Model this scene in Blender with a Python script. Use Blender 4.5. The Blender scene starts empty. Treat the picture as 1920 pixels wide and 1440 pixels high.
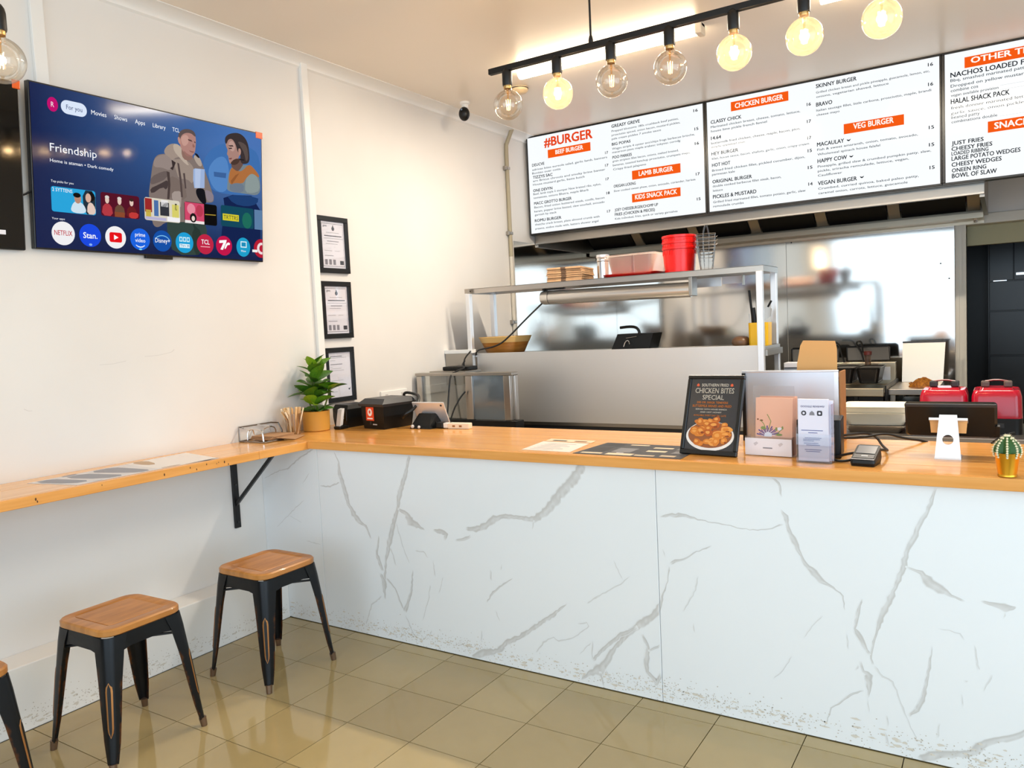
import bpy, bmesh, math, random
from mathutils import Vector, Matrix
random.seed(7)
S = bpy.context.scene
COL = S.collection
PI = math.pi

def lin(h):
    h = h.lstrip('#')
    def f(c):
        c /= 255
        return c / 12.92 if c <= .04045 else ((c + .055) / 1.055) ** 2.4
    return tuple(f(int(h[i:i + 2], 16)) for i in (0, 2, 4)) + (1,)

# ------------------------------------------------------------------ camera
CAM = Vector((3.285, 0, 1.435))
yaw, pitch, roll = 0.56768561, -0.07039147, -0.0472263
cy, sy = math.cos(yaw), math.sin(yaw)
fw = Vector((-sy * math.cos(pitch), cy * math.cos(pitch), math.sin(pitch)))
rt = Vector((cy, sy, 0)); up = rt.cross(fw)
c_, s_ = math.cos(roll), math.sin(roll)
r2 = c_ * rt + s_ * up; u2 = -s_ * rt + c_ * up
cam = bpy.data.objects.new('camera', bpy.data.cameras.new('camera'))
COL.objects.link(cam)
cam.data.sensor_width = 36; cam.data.lens = 1458.26 / 1920 * 36; cam.data.clip_start = .05
M = Matrix.Identity(4)
for i in range(3):
    M[i][0], M[i][1], M[i][2], M[i][3] = r2[i], u2[i], -fw[i], CAM[i]
cam.matrix_world = M
S.camera = cam

# ------------------------------------------------------------------ light and exposure
S.view_settings.view_transform = 'Standard'; S.view_settings.look = 'None'
S.view_settings.gamma = 1; S.view_settings.use_curve_mapping = False
S.view_settings.exposure = 0.13
W = bpy.data.worlds.new('sky'); S.world = W; W.use_nodes = True
bg = W.node_tree.nodes['Background']
bg.inputs[0].default_value = (.80, .90, 1.0, 1); bg.inputs[1].default_value = 1.1
S.cycles.max_bounces = 8; S.cycles.diffuse_bounces = 4; S.cycles.glossy_bounces = 4
S.cycles.transparent_max_bounces = 16; S.cycles.sample_clamp_indirect = 8
S.cycles.caustics_reflective = False; S.cycles.caustics_refractive = False

def lamp(name, kind, loc, energy, color, rot=(0, 0, 0), **kw):
    d = bpy.data.lights.new(name, kind); d.energy = energy; d.color = color
    for k, v in kw.items(): setattr(d, k, v)
    o = bpy.data.objects.new(name, d); o.location = loc; o.rotation_euler = rot
    COL.objects.link(o); return o
# daylight entering through the glazed shop front behind the camera
lamp('shopfront_daylight', 'AREA', (2.9, -2.35, 1.5), 76, (.66, .83, 1.0), (PI / 2, 0, 0), shape='RECTANGLE', size=4.8, size_y=2.7)

lamp('side_window_daylight', 'AREA', (5.55, .3, 1.45), 92, (.66, .83, 1.0), (0, PI / 2, 0), shape='RECTANGLE', size=2.5, size_y=4.2)
lamp('unseen_ceiling_fill', 'AREA', (2.6, -1.5, 2.93), 14, (1, .86, .68), (0, 0, 0), shape='RECTANGLE', size=2.4, size_y=.1)  # warm fill lamp added out of view to lift the room's ambient light

# ------------------------------------------------------------------ materials
MATS = {}
def mat(name, col, rough=.5, metal=0., emit=None, es=0., spec=.5, coat=0., bump=None, vary=None, alpha=None, trans=0., wear=None, coat_rough=.05):
    """col: hex. vary=(hex2, scale(3), detail, lo, hi): noise mix. bump=(scale(3), strength, dist)"""
    if name in MATS: return MATS[name]
    m = bpy.data.materials.new(name); m.use_nodes = True; MATS[name] = m
    nt = m.node_tree; N = nt.nodes; L = nt.links; p = N['Principled BSDF']
    p.inputs['Base Color'].default_value = lin(col); p.inputs['Roughness'].default_value = rough
    p.inputs['Metallic'].default_value = metal; p.inputs['Specular IOR Level'].default_value = spec
    p.inputs['Coat Weight'].default_value = coat; p.inputs['Coat Roughness'].default_value = coat_rough
    if trans: p.inputs['Transmission Weight'].default_value = trans
    if emit: p.inputs['Emission Color'].default_value = lin(emit); p.inputs['Emission Strength'].default_value = es
    def coords(scale):
        t = N.new('ShaderNodeTexCoord'); mp = N.new('ShaderNodeMapping'); mp.inputs['Scale'].default_value = scale
        L.new(t.outputs['Object'], mp.inputs['Vector']); return mp.outputs[0]
    if vary:
        h2, sc, det, lo, hi = vary
        n = N.new('ShaderNodeTexNoise'); n.inputs['Scale'].default_value = 1; n.inputs['Detail'].default_value = det
        L.new(coords(sc), n.inputs['Vector'])
        r = N.new('ShaderNodeMapRange'); r.inputs['From Min'].default_value = lo; r.inputs['From Max'].default_value = hi
        L.new(n.outputs[0], r.inputs['Value'])
        mx = N.new('ShaderNodeMix'); mx.data_type = 'RGBA'
        mx.inputs['A'].default_value = lin(col); mx.inputs['B'].default_value = lin(h2)
        L.new(r.outputs[0], mx.inputs['Factor']); L.new(mx.outputs['Result'], p.inputs['Base Color'])
        m['mix'] = mx.name
    if bump:
        sc, st, di = bump
        n = N.new('ShaderNodeTexNoise'); n.inputs['Scale'].default_value = 1; n.inputs['Detail'].default_value = .6
        L.new(coords(sc), n.inputs['Vector'])
        b = N.new('ShaderNodeBump'); b.inputs['Strength'].default_value = st; b.inputs['Distance'].default_value = di
        L.new(n.outputs[0], b.inputs['Height']); L.new(b.outputs[0], p.inputs['Normal'])
    return m

def attr_mat(name, a, b, attr='w', rough=.3, metal=0., noise=None, rough2=None, metal2=None):
    """mix colour a -> b by a point colour attribute (optionally broken up by noise)"""
    if name in MATS: return MATS[name]
    m = mat(name, a, rough, metal); nt = m.node_tree; N = nt.nodes; L = nt.links; p = N['Principled BSDF']
    at = N.new('ShaderNodeAttribute'); at.attribute_name = attr
    f = at.outputs['Fac']
    if noise:
        t = N.new('ShaderNodeTexCoord'); n = N.new('ShaderNodeTexNoise'); n.inputs['Scale'].default_value = noise; n.inputs['Detail'].default_value = 3
        L.new(t.outputs['Object'], n.inputs['Vector'])
        mu = N.new('ShaderNodeMath'); mu.operation = 'MULTIPLY'; L.new(f, mu.inputs[0]); L.new(n.outputs[0], mu.inputs[1])
        r = N.new('ShaderNodeMapRange'); r.inputs['From Min'].default_value = .25; r.inputs['From Max'].default_value = .55
        L.new(mu.outputs[0], r.inputs['Value']); f = r.outputs[0]
    mx = N.new('ShaderNodeMix'); mx.data_type = 'RGBA'; mx.inputs['A'].default_value = lin(a); mx.inputs['B'].default_value = lin(b)
    L.new(f, mx.inputs['Factor']); L.new(mx.outputs['Result'], p.inputs['Base Color'])
    if metal2 is not None:
        r2 = N.new('ShaderNodeMapRange'); r2.inputs['To Min'].default_value = metal; r2.inputs['To Max'].default_value = metal2
        L.new(f, r2.inputs['Value']); L.new(r2.outputs[0], p.inputs['Metallic'])
    return m

def glass_mat(name, tint, gloss=.12, scatter=0., scol='FFFFFF', rough=.02, edge=.5):
    """thin glass: tinted clear film plus a facing-dependent mirror reflection, optional milky scatter"""
    if name in MATS: return MATS[name]
    m = bpy.data.materials.new(name); m.use_nodes = True; MATS[name] = m
    nt = m.node_tree; N = nt.nodes; L = nt.links; N.remove(N['Principled BSDF']); out = N['Material Output']
    t = N.new('ShaderNodeBsdfTransparent'); t.inputs[0].default_value = lin(tint)
    g = N.new('ShaderNodeBsdfGlossy'); g.inputs['Roughness'].default_value = rough
    lw = N.new('ShaderNodeLayerWeight'); lw.inputs['Blend'].default_value = .35
    r = N.new('ShaderNodeMapRange'); r.inputs['To Min'].default_value = gloss; r.inputs['To Max'].default_value = edge
    L.new(lw.outputs['Fresnel'], r.inputs['Value'])
    src = t.outputs[0]
    if scatter:
        tr = N.new('ShaderNodeBsdfTranslucent'); tr.inputs[0].default_value = lin(scol)
        m1 = N.new('ShaderNodeMixShader'); m1.inputs[0].default_value = scatter
        L.new(src, m1.inputs[1]); L.new(tr.outputs[0], m1.inputs[2]); src = m1.outputs[0]
    m2 = N.new('ShaderNodeMixShader'); L.new(r.outputs[0], m2.inputs[0]); L.new(src, m2.inputs[1]); L.new(g.outputs[0], m2.inputs[2])
    L.new(m2.outputs[0], out.inputs[0])
    return m

def emis(name, col, st, gloss=0.):
    """a back-lit surface: a screen or a lamp"""
    if name in MATS: return MATS[name]
    m = mat(name, '050505', .12 if gloss else .6, emit=col, es=st, spec=gloss)
    return m

WALL = mat('white_wall_paint', 'E7E3DE', .55, vary=('E1DDD8', (1.2, 1.2, 1.2), 3, .4, .7), bump=((14, 14, 14), .06, .01))
CEIL = mat('ceiling_paint', 'F0E6D8', .32, vary=('EADFD0', (.8, .8, .8), 2, .4, .7))
WHITE = mat('white_gloss_paint', 'EFEDE9', .35)
MARBLE = attr_mat('marble_laminate', 'EDF0F2', 'BDBAB6', rough=.16)
BLACK = mat('black_plastic', '090909', .4, spec=.35)
BLACKM = mat('matt_black_metal', '111112', .42, .2)
DARK = mat('dark_grey', '2A2B2E', .4)
BLACKF = mat('black_frame_wood', '0D0D0D', .3)
PAPER = mat('white_paper', 'EEECF2', .6)
INK = mat('grey_ink', '8A8890', .7)
INKD = mat('dark_ink', '3B3B42', .7)
STEEL = mat('brushed_steel', 'BDB7B0', .3, 1.)
STEELP = mat('steel_cladding', 'D6D2CC', .09, 1., bump=((.5, .5, 1.9), .22, .06))
STEELD = mat('dull_steel', 'A9A39B', .35, 1.)
CHROME = mat('chrome', 'DADADA', .12, 1.)
ALU = mat('silver_aluminium', 'E4E5E8', .3, .6)
RED = mat('red_plastic', 'E0140F', .25)
GROUT = mat('tile_grout', '4A4336', .8)
CABLE = mat('black_cable', '0A0A0B', .45)

def wood(name, a, b, scale, rough=.3, coat=.3):
    return mat(name, a, rough, vary=(b, scale, 4, .35, .68), coat=coat, spec=.4)
WOODX = wood('honey_timber_along_x', 'EFB05E', 'E09A48', (2.2, 40, 40), .22, .35)
WOODY = wood('honey_timber_along_y', 'EFB56A', 'E09F52', (40, 2.2, 40), .22, .35)
WOODE = wood('timber_edge_along_x', 'EBA656', 'DB9440', (3, 50, 50), .3, .2)
WOODEY = wood('timber_edge_along_y', 'EBA656', 'DB9440', (50, 3, 50), .3, .2)
SEATW = wood('stool_seat_timber', 'C98A47', 'A86E33', (30, 5, 5), .35, .15)
BOWLW = wood('bowl_timber', 'D08A3C', 'B06A24', (8, 8, 50), .4, .1)
CARD = mat('kraft_cardboard', 'C7A077', .75, vary=('B8906A', (20, 20, 20), 3, .4, .7))
CARDO = mat('tan_cardboard', 'E7AE6C', .7)

# ------------------------------------------------------------------ builders
class MB:
    def __init__(s): s.bm = bmesh.new(); s.cols = {}
    def box(s, x0, x1, y0, y1, z0, z1, bev=0., seg=2):
        r = bmesh.ops.create_cube(s.bm, size=1)
        for v in r['verts']:
            v.co = Vector((x0 + (v.co.x + .5) * (x1 - x0), y0 + (v.co.y + .5) * (y1 - y0), z0 + (v.co.z + .5) * (z1 - z0)))
        if bev:
            es = list({e for v in r['verts'] for e in v.link_edges})
            bmesh.ops.bevel(s.bm, geom=es, offset=bev, segments=seg, affect='EDGES', profile=.5)
        return s
    def ring(s, pts): return [s.bm.verts.new(p) for p in pts]
    def loft(s, rings, cap=True, closed=True):
        vs = [s.ring(r) for r in rings]; n = len(vs[0])
        for a, b in zip(vs, vs[1:]):
            for i in range(n if closed else n - 1):
                j = (i + 1) % n
                try: s.bm.faces.new((a[i], a[j], b[j], b[i]))
                except ValueError: pass
        if cap:
            for r in (vs[0][::-1], vs[-1]):
                try: s.bm.faces.new(r)
                except ValueError: pass
        return s
    def lathe(s, prof, c=(0, 0, 0), seg=24, cap=True):
        rings = [[(c[0] + r * math.cos(2 * PI * i / seg), c[1] + r * math.sin(2 * PI * i / seg), c[2] + z) for i in range(seg)] for r, z in prof]
        s.loft(rings, cap); return s
    def cyl(s, p0, p1, r, seg=12, r1=None, cap=True):
        p0 = Vector(p0); p1 = Vector(p1); d = (p1 - p0).normalized()
        a = d.orthogonal().normalized(); b = d.cross(a)
        r1 = r if r1 is None else r1
        s.loft([[p + (a * math.cos(2 * PI * i / seg) + b * math.sin(2 * PI * i / seg)) * q for i in range(seg)] for p, q in ((p0, r), (p1, r1))], cap); return s
    def tube(s, pts, r, seg=8, smooth=0):
        pts = [Vector(p) for p in pts]
        for _ in range(smooth):
            n = [pts[0]]
            for a, b in zip(pts, pts[1:]): n += [a * .75 + b * .25, a * .25 + b * .75]
            pts = n + [pts[-1]]
        rings = []; a = None
        for i, p in enumerate(pts):
            d = (pts[min(i + 1, len(pts) - 1)] - pts[max(i - 1, 0)]).normalized()
            if a is None: a = d.orthogonal().normalized()
            a = (a - d * a.dot(d)).normalized(); b = d.cross(a)
            rings.append([p + (a * math.cos(2 * PI * k / seg) + b * math.sin(2 * PI * k / seg)) * r for k in range(seg)])
        s.loft(rings); return s
    def poly(s, pts, h=0., n=(0, 0, 1)):
        """flat polygon, extruded by h along n"""
        n = Vector(n)
        if h: s.loft([pts, [tuple(Vector(p) + n * h) for p in pts]])
        else: s.bm.faces.new(s.ring(pts))
        return s
    def sphere(s, c, r, u=16, v=10, sc=(1, 1, 1)):
        q = bmesh.ops.create_uvsphere(s.bm, u_segments=u, v_segments=v, radius=r)
        for x in q['verts']: x.co = Vector((c[0] + x.co.x * sc[0], c[1] + x.co.y * sc[1], c[2] + x.co.z * sc[2]))
        return s
    def build(s, name, m, parent=None, smooth=False, world=False, rot=None, fix=True):
        if fix: bmesh.ops.recalc_face_normals(s.bm, faces=s.bm.faces)
        me = bpy.data.meshes.new(name); s.bm.to_mesh(me); s.bm.free()
        return link(name, me, m, parent, smooth, world)
def link(name, me, m, parent=None, smooth=False, world=False):
    if world and parent is not None: me.transform(Matrix.Translation(-origin(parent)))
    if m is not None:
        me.materials.clear(); me.materials.append(m)
    if smooth:
        me.polygons.foreach_set('use_smooth', [True] * len(me.polygons))
        if smooth != 'all': me.set_sharp_from_angle(angle=.7)
    o = bpy.data.objects.new(name, me); COL.objects.link(o)
    if parent is not None: o.parent = parent
    return o
def origin(p):
    v = Vector((0, 0, 0))
    while p is not None: v += p.location; p = p.parent
    return v
def tag(o, label=None, cat=None, group=None, kind=None):
    if label: o['label'] = label
    if cat: o['category'] = cat
    if group: o['group'] = group
    if kind: o['kind'] = kind
    return o
def thing(name, label, cat, loc=(0, 0, 0), rot=(0, 0, 0), group=None):
    o = bpy.data.objects.new(name, None); o.empty_display_size = .05; COL.objects.link(o)
    o.location = loc; o.rotation_euler = rot
    return tag(o, label, cat, group)
def struct(name, mb, m, label=None, **k):
    o = mb.build(name, m, **k); o['kind'] = 'structure'
    if label: o['label'] = label
    return o
def copy_tree(o, parent=None):
    c = o.copy(); COL.objects.link(c)
    if parent is not None: c.parent = parent
    for ch in list(o.children): copy_tree(ch, c)
    return c
def rrect(x0, x1, y0, y1, r, n=4, z=0.):
    out = []
    for cx, cyy, a0 in ((x1 - r, y1 - r, 0), (x0 + r, y1 - r, PI / 2), (x0 + r, y0 + r, PI), (x1 - r, y0 + r, 1.5 * PI)):
        for i in range(n + 1):
            a = a0 + PI / 2 * i / n; out.append((cx + r * math.cos(a), cyy + r * math.sin(a), z))
    return out
def ell(cx, cyy, rx, ry, n=28, z=0.): return [(cx + rx * math.cos(2 * PI * i / n), cyy + ry * math.sin(2 * PI * i / n), z) for i in range(n)]
def paint(o, fn, attr='w'):
    me = o.data; a = me.color_attributes.new(attr, 'FLOAT_COLOR', 'POINT')
    for i, v in enumerate(me.vertices):
        k = fn(v.co); a.data[i].color = (k, k, k, 1)
ZBASE = {}
TEXTQ = []
def text(s, x, y, w, h, m, parent, bold=.0, z=.0008, name='lettering', center=False, rot=0.):
    """flat print in the parent's XY plane: baseline start x,y, fitted to width w and cap height h"""
    cu = bpy.data.curves.new('t', 'FONT'); cu.body = s; cu.resolution_u = 2; cu.fill_mode = 'FRONT'
    o = bpy.data.objects.new('t', cu); COL.objects.link(o)
    TEXTQ.append((o, s, x, y, w, h, m, parent, z + ZBASE.get(parent.name, 0), name, center, rot, bold))
def flush_text():
    bpy.context.view_layer.update()
    dg = bpy.context.evaluated_depsgraph_get()
    made = []
    for (o, s, x, y, w, h, m, parent, z, name, center, rot, bold) in TEXTQ:
        me = bpy.data.meshes.new_from_object(o.evaluated_get(dg)); made.append(me)
    for q, me in zip(TEXTQ, made):
        (o, s, x, y, w, h, m, parent, z, name, center, rot, bold) = q
        if bold:   # heavier strokes: the same outlines set three times, a hair apart
            bm = bmesh.new(); n_ = len(me.vertices)
            for dx, dy in ((-bold, -bold * .6), (bold, bold * .6), (-bold, bold * .6), (bold, -bold * .6)):
                k0 = len(bm.verts); bm.from_mesh(me); bm.verts.ensure_lookup_table()
                for v in bm.verts[k0:]: v.co.x += dx; v.co.y += dy
            bm.to_mesh(me); bm.free()
        xs = [v.co.x for v in me.vertices]; x0, x1 = min(xs), max(xs)
        capy = .70
        fy = h / capy; fx = w / (x1 - x0) if w else fy
        ox = -x0 if not center else -(x0 + x1) / 2
        cr, sr = math.cos(rot), math.sin(rot)
        for v in me.vertices:
            a, b = (v.co.x + ox) * fx, v.co.y * fy
            v.co = Vector((x + a * cr - b * sr, y + a * sr + b * cr, z))
        cu = o.data; bpy.data.objects.remove(o); bpy.data.curves.remove(cu)
        link(name, me, m, parent)
    TEXTQ.clear()
def flat(name, pts, m, parent, z=.0005):
    z += ZBASE.get(parent.name, 0)
    o = MB().poly([(p[0], p[1], z) for p in pts]).build(name, m, parent, fix=False)
    ZBASE[o.name] = z
    return o
def frame_matrix(o, pos, u, v):
    u = Vector(u).normalized(); v = Vector(v).normalized(); n = u.cross(v)
    mm = Matrix.Identity(4)
    for i in range(3): mm[i][0], mm[i][1], mm[i][2], mm[i][3] = u[i], v[i], n[i], pos[i]
    o.matrix_world = mm

MENU1 = [
    ('#BURGER', 'o', 0.186, 2.866, 0.429, 0.0697),
    ('BEEF BURGER', 'w', 0.286, 2.794, 0.245, 0.0323),
    ('DEUCVE', 'h', 0.068, 2.729, 0.114, 0.022),
    ('adrioas bites eureole salad, garlic lamb, banners', 't', 0.068, 2.696, 0.662, 0.0157),
    ('Bonitto ouer cotta', 't', 0.066, 2.668, 0.26, 0.0157),
    ('17', 'h', 0.715, 2.727, 0.025, 0.0193),
    ('TIZZYS SAC', 'h', 0.07, 2.632, 0.182, 0.0221),
    ('arn Bricus chrouts and smoky brine banter', 't', 0.07, 2.607, 0.64, 0.0158),
    ('House mustard garlic, baste butch', 't', 0.069, 2.578, 0.464, 0.0158),
    ('17', 'h', 0.711, 2.633, 0.028, 0.0194),
    ('ONE DEVYN', 'h', 0.068, 2.527, 0.177, 0.0221),
    ('Beef, lamb topla 2 stomper New braised ribs, nylon,', 't', 0.068, 2.503, 0.603, 0.0158),
    ('tomatoes, onions Bhatra, maple Bharb', 't', 0.068, 2.473, 0.495, 0.0158),
    ('17', 'h', 0.711, 2.53, 0.027, 0.0194),
    ('MACC GROTTO BURGER', 'h', 0.071, 2.425, 0.342, 0.0222),
    ('Bacon, fried onion buttered steak, confit, bacon', 't', 0.071, 2.397, 0.625, 0.0159),
    ('karam, pepper brine basted, slaw sourball, avocado', 't', 0.07, 2.365, 0.625, 0.0159),
    ('garnish by stack', 't', 0.073, 2.337, 0.201, 0.0159),
    ('18', 'h', 0.713, 2.425, 0.028, 0.0195),
    ('ROMU BURGER', 'h', 0.07, 2.288, 0.245, 0.0223),
    ('thatcha crack breast, plate almond crumb with', 't', 0.071, 2.26, 0.577, 0.0159),
    ('prawns, endive made with, batters shower angel', 't', 0.072, 2.227, 0.566, 0.0159),
    ('17', 'h', 0.713, 2.287, 0.028, 0.0195),
    ('GREASY GREVE', 'h', 0.775, 2.912, 0.23, 0.0235),
    ('Prepped blossoms 180s crushback beef patties,', 't', 0.775, 2.88, 0.527, 0.0147),
    ('prosciutto spiced, onion bacon, mustard pickles,', 't', 0.774, 2.851, 0.539, 0.0147),
    ('pale cream pickles 7 smoke sauce', 't', 0.774, 2.823, 0.393, 0.0147),
    ('16', 'h', 1.413, 2.91, 0.032, 0.0194),
    ('BIG POPAS', 'h', 0.773, 2.78, 0.153, 0.0206),
    ('Wagyu striple 4 oyster avo/chips frogs barbecue brioche,', 't', 0.774, 2.749, 0.643, 0.0148),
    ('macaroon pave maple arabesc tokyosc corndg', 't', 0.774, 2.723, 0.536, 0.0148),
    ('15', 'h', 1.417, 2.782, 0.029, 0.0194),
    ('POO PARKES', 'h', 0.774, 2.682, 0.158, 0.0207),
    ('grain striploin fillet bacon, onions, melted braised,', 't', 0.774, 2.657, 0.521, 0.0148),
    ('bananas, toasted ketchup prosciutto, crumpets mayo,', 't', 0.775, 2.627, 0.609, 0.0148),
    ('Crispy fried jalapeno', 't', 0.776, 2.596, 0.267, 0.0148),
    ('16', 'h', 1.416, 2.68, 0.031, 0.0195),
    ('LAMB BURGER', 'w', 0.982, 2.525, 0.267, 0.0335),
    ('OREGAN LICKING', 'h', 0.775, 2.467, 0.18, 0.0208),
    ('Slow cooked sweet phew, onion, avocado, coriander, harissa', 't', 0.775, 2.434, 0.638, 0.0149),
    ('17', 'h', 1.417, 2.466, 0.029, 0.0196),
    ('KIDS SNACK PACK', 'w', 0.946, 2.357, 0.328, 0.0338),
    ('JOEY CHEESEBURGER/CHOMP UP', 'h', 0.777, 2.289, 0.348, 0.0209),
    ('FRIES (CHICKEN & PIECES)', 'h', 0.776, 2.255, 0.323, 0.0209),
    ('Kids individual, fries, quick or variety garnishes', 't', 0.777, 2.226, 0.495, 0.015),
    ('15', 'h', 1.419, 2.29, 0.028, 0.0197),
]
BAND1 = [(0.217, 0.594, 2.773, 2.838), (0.928, 1.305, 2.504, 2.57), (0.921, 1.3, 2.337, 2.4)]
MENU2 = [
    ('CHICKEN BURGER', 'w', 1.708, 2.881, 0.323, 0.0334),
    ('CLASSY CHICK', 'h', 1.535, 2.806, 0.216, 0.0233),
    ('Marinated chicken breast, cheese, tomato, lettuce,', 't', 1.535, 2.776, 0.603, 0.0152),
    ('house lime pickle french fennel', 't', 1.536, 2.747, 0.385, 0.0152),
    ('16', 'h', 2.18, 2.807, 0.026, 0.0201),
    ('14.64', 'h', 1.534, 2.695, 0.072, 0.0233),
    ('buttermilk fried chicken, cheese, maple, bacon, pico,', 't', 1.535, 2.664, 0.601, 0.0153),
    ('sriracha caramelized onion', 't', 1.535, 2.638, 0.235, 0.0153),
    ('17', 'h', 2.179, 2.697, 0.026, 0.0202),
    ('HEY BURGER', 'h', 1.534, 2.587, 0.189, 0.0234),
    ('fillet, house sauce, bacon, shallots, garlic, onion, crispy cream', 't', 1.535, 2.557, 0.654, 0.0153),
    ('17', 'h', 2.179, 2.59, 0.025, 0.0203),
    ('HOT HOT', 'h', 1.536, 2.508, 0.13, 0.0235),
    ('Brined fried chicken fillet, pickled cucumber, dijon,', 't', 1.536, 2.475, 0.626, 0.0154),
    ('parmesan kale', 't', 1.535, 2.448, 0.161, 0.0154),
    ('15', 'h', 2.18, 2.507, 0.027, 0.0203),
    ('ORIGINAL BURGER', 'h', 1.536, 2.393, 0.276, 0.0235),
    ('double cooked barbecue fillet steak, bacon,', 't', 1.537, 2.366, 0.47, 0.0154),
    ('lettuce', 't', 1.538, 2.335, 0.07, 0.0154),
    ('15', 'h', 2.179, 2.398, 0.029, 0.0204),
    ('PICKLES & MUSTARD', 'h', 1.536, 2.287, 0.304, 0.0254),
    ('Grilled fried marinated fillet, tomato potato, garlic, slaw', 't', 1.537, 2.255, 0.625, 0.0155),
    ('remoulade crumbs', 't', 1.536, 2.226, 0.215, 0.0155),
    ('14', 'h', 2.18, 2.29, 0.027, 0.0204),
    ('SKINNY BURGER', 'h', 2.239, 2.91, 0.246, 0.0249),
    ('Grilled chicken breast and pickle pineapple, guacamole, lemon, etc,', 't', 2.239, 2.875, 0.657, 0.0141),
    ('onions, vegetarian shaved, lettuce', 't', 2.24, 2.847, 0.429, 0.0141),
    ('16', 'h', 2.886, 2.909, 0.028, 0.0201),
    ('BRAVO', 'h', 2.238, 2.792, 0.1, 0.025),
    ('Italian sausage fillet, little carbona, prosciutto, maple, brandi', 't', 2.239, 2.76, 0.664, 0.0142),
    ('cheese mayo', 't', 2.24, 2.731, 0.141, 0.0142),
    ('16', 'h', 2.886, 2.792, 0.028, 0.0202),
    ('VEG BURGER', 'w', 2.461, 2.609, 0.234, 0.0344),
    ('MACAULAY', 'h', 2.239, 2.535, 0.166, 0.0252),
    ('Fish & sweet amaranth, onion, tomato, avocado,', 't', 2.24, 2.507, 0.588, 0.0143),
    ('Wholemeal spinach house falafel', 't', 2.241, 2.476, 0.375, 0.0143),
    ('15', 'h', 2.888, 2.534, 0.029, 0.0204),
    ('HAPPY COW', 'h', 2.24, 2.428, 0.181, 0.0253),
    ('Pineapple, grilled slaw & crumbed pumpkin patty, slaw,', 't', 2.241, 2.398, 0.658, 0.0143),
    ('pickle, sriracha remoulade, lettuce, vegan,', 't', 2.241, 2.369, 0.536, 0.0143),
    ('Cauliflower', 't', 2.241, 2.34, 0.149, 0.0144),
    ('15', 'h', 2.888, 2.43, 0.029, 0.0204),
    ('VEGAN BURGER', 'h', 2.24, 2.284, 0.238, 0.0254),
    ('Crumbed, curried quinoa, baked paleo patty,', 't', 2.241, 2.255, 0.589, 0.0144),
    ('caramel onion, carrots, lettuce, guacamole', 't', 2.242, 2.225, 0.527, 0.0144),
    ('15', 'h', 2.89, 2.292, 0.028, 0.0205),
]
BAND2 = [(1.68, 2.065, 2.865, 2.928), (2.404, 2.753, 2.586, 2.65)]
MENU3 = [
    ('OTHER THAN BURGER', 'w', 3.111, 2.879, 0.645, 0.0339),
    ('NACHOS LOADED FRIES TRAY', 'h', 3.005, 2.817, 0.559, 0.0287),
    ('Bbq, smashed marinated patty, melted cheese,', 't', 3.005, 2.791, 0.593, 0.0172),
    ('Dropped on yellow mustard, onion, garlic,', 't', 3.006, 2.758, 0.575, 0.0172),
    ('combine cos', 't', 3.006, 2.731, 0.142, 0.0187),
    ('vegan available provision', 't', 3.007, 2.704, 0.243, 0.0158),
    ('HALAL SHACK PACK', 'h', 3.006, 2.661, 0.299, 0.0288),
    ('fresh donner marinated lettuce, avocado', 't', 3.007, 2.629, 0.536, 0.0173),
    ('garlic sauce, onion pickled & slaw', 't', 3.006, 2.598, 0.496, 0.0173),
    ('beaned patty', 't', 3.008, 2.573, 0.148, 0.0188),
    ('combinations double', 't', 3.009, 2.547, 0.235, 0.0173),
    ('SNACKS', 'w', 3.228, 2.476, 0.2, 0.0367),
    ('JUST FRIES', 'h', 3.009, 2.417, 0.166, 0.0232),
    ('CHEESY FRIES', 'h', 3.008, 2.383, 0.211, 0.0232),
    ('LOADED RIBBING', 'h', 3.008, 2.356, 0.191, 0.0218),
    ('LARGE POTATO WEDGES', 'h', 3.008, 2.325, 0.35, 0.0247),
    ('CHEESY WEDGES', 'h', 3.008, 2.289, 0.257, 0.0248),
    ('ONEEN RING', 'h', 3.009, 2.255, 0.179, 0.0233),
    ('BOWL OF SLAW', 'h', 3.009, 2.221, 0.232, 0.0263),
]
BAND3 = [(3.079, 3.788, 2.857, 2.92), (3.196, 3.514, 2.459, 2.524)]
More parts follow.
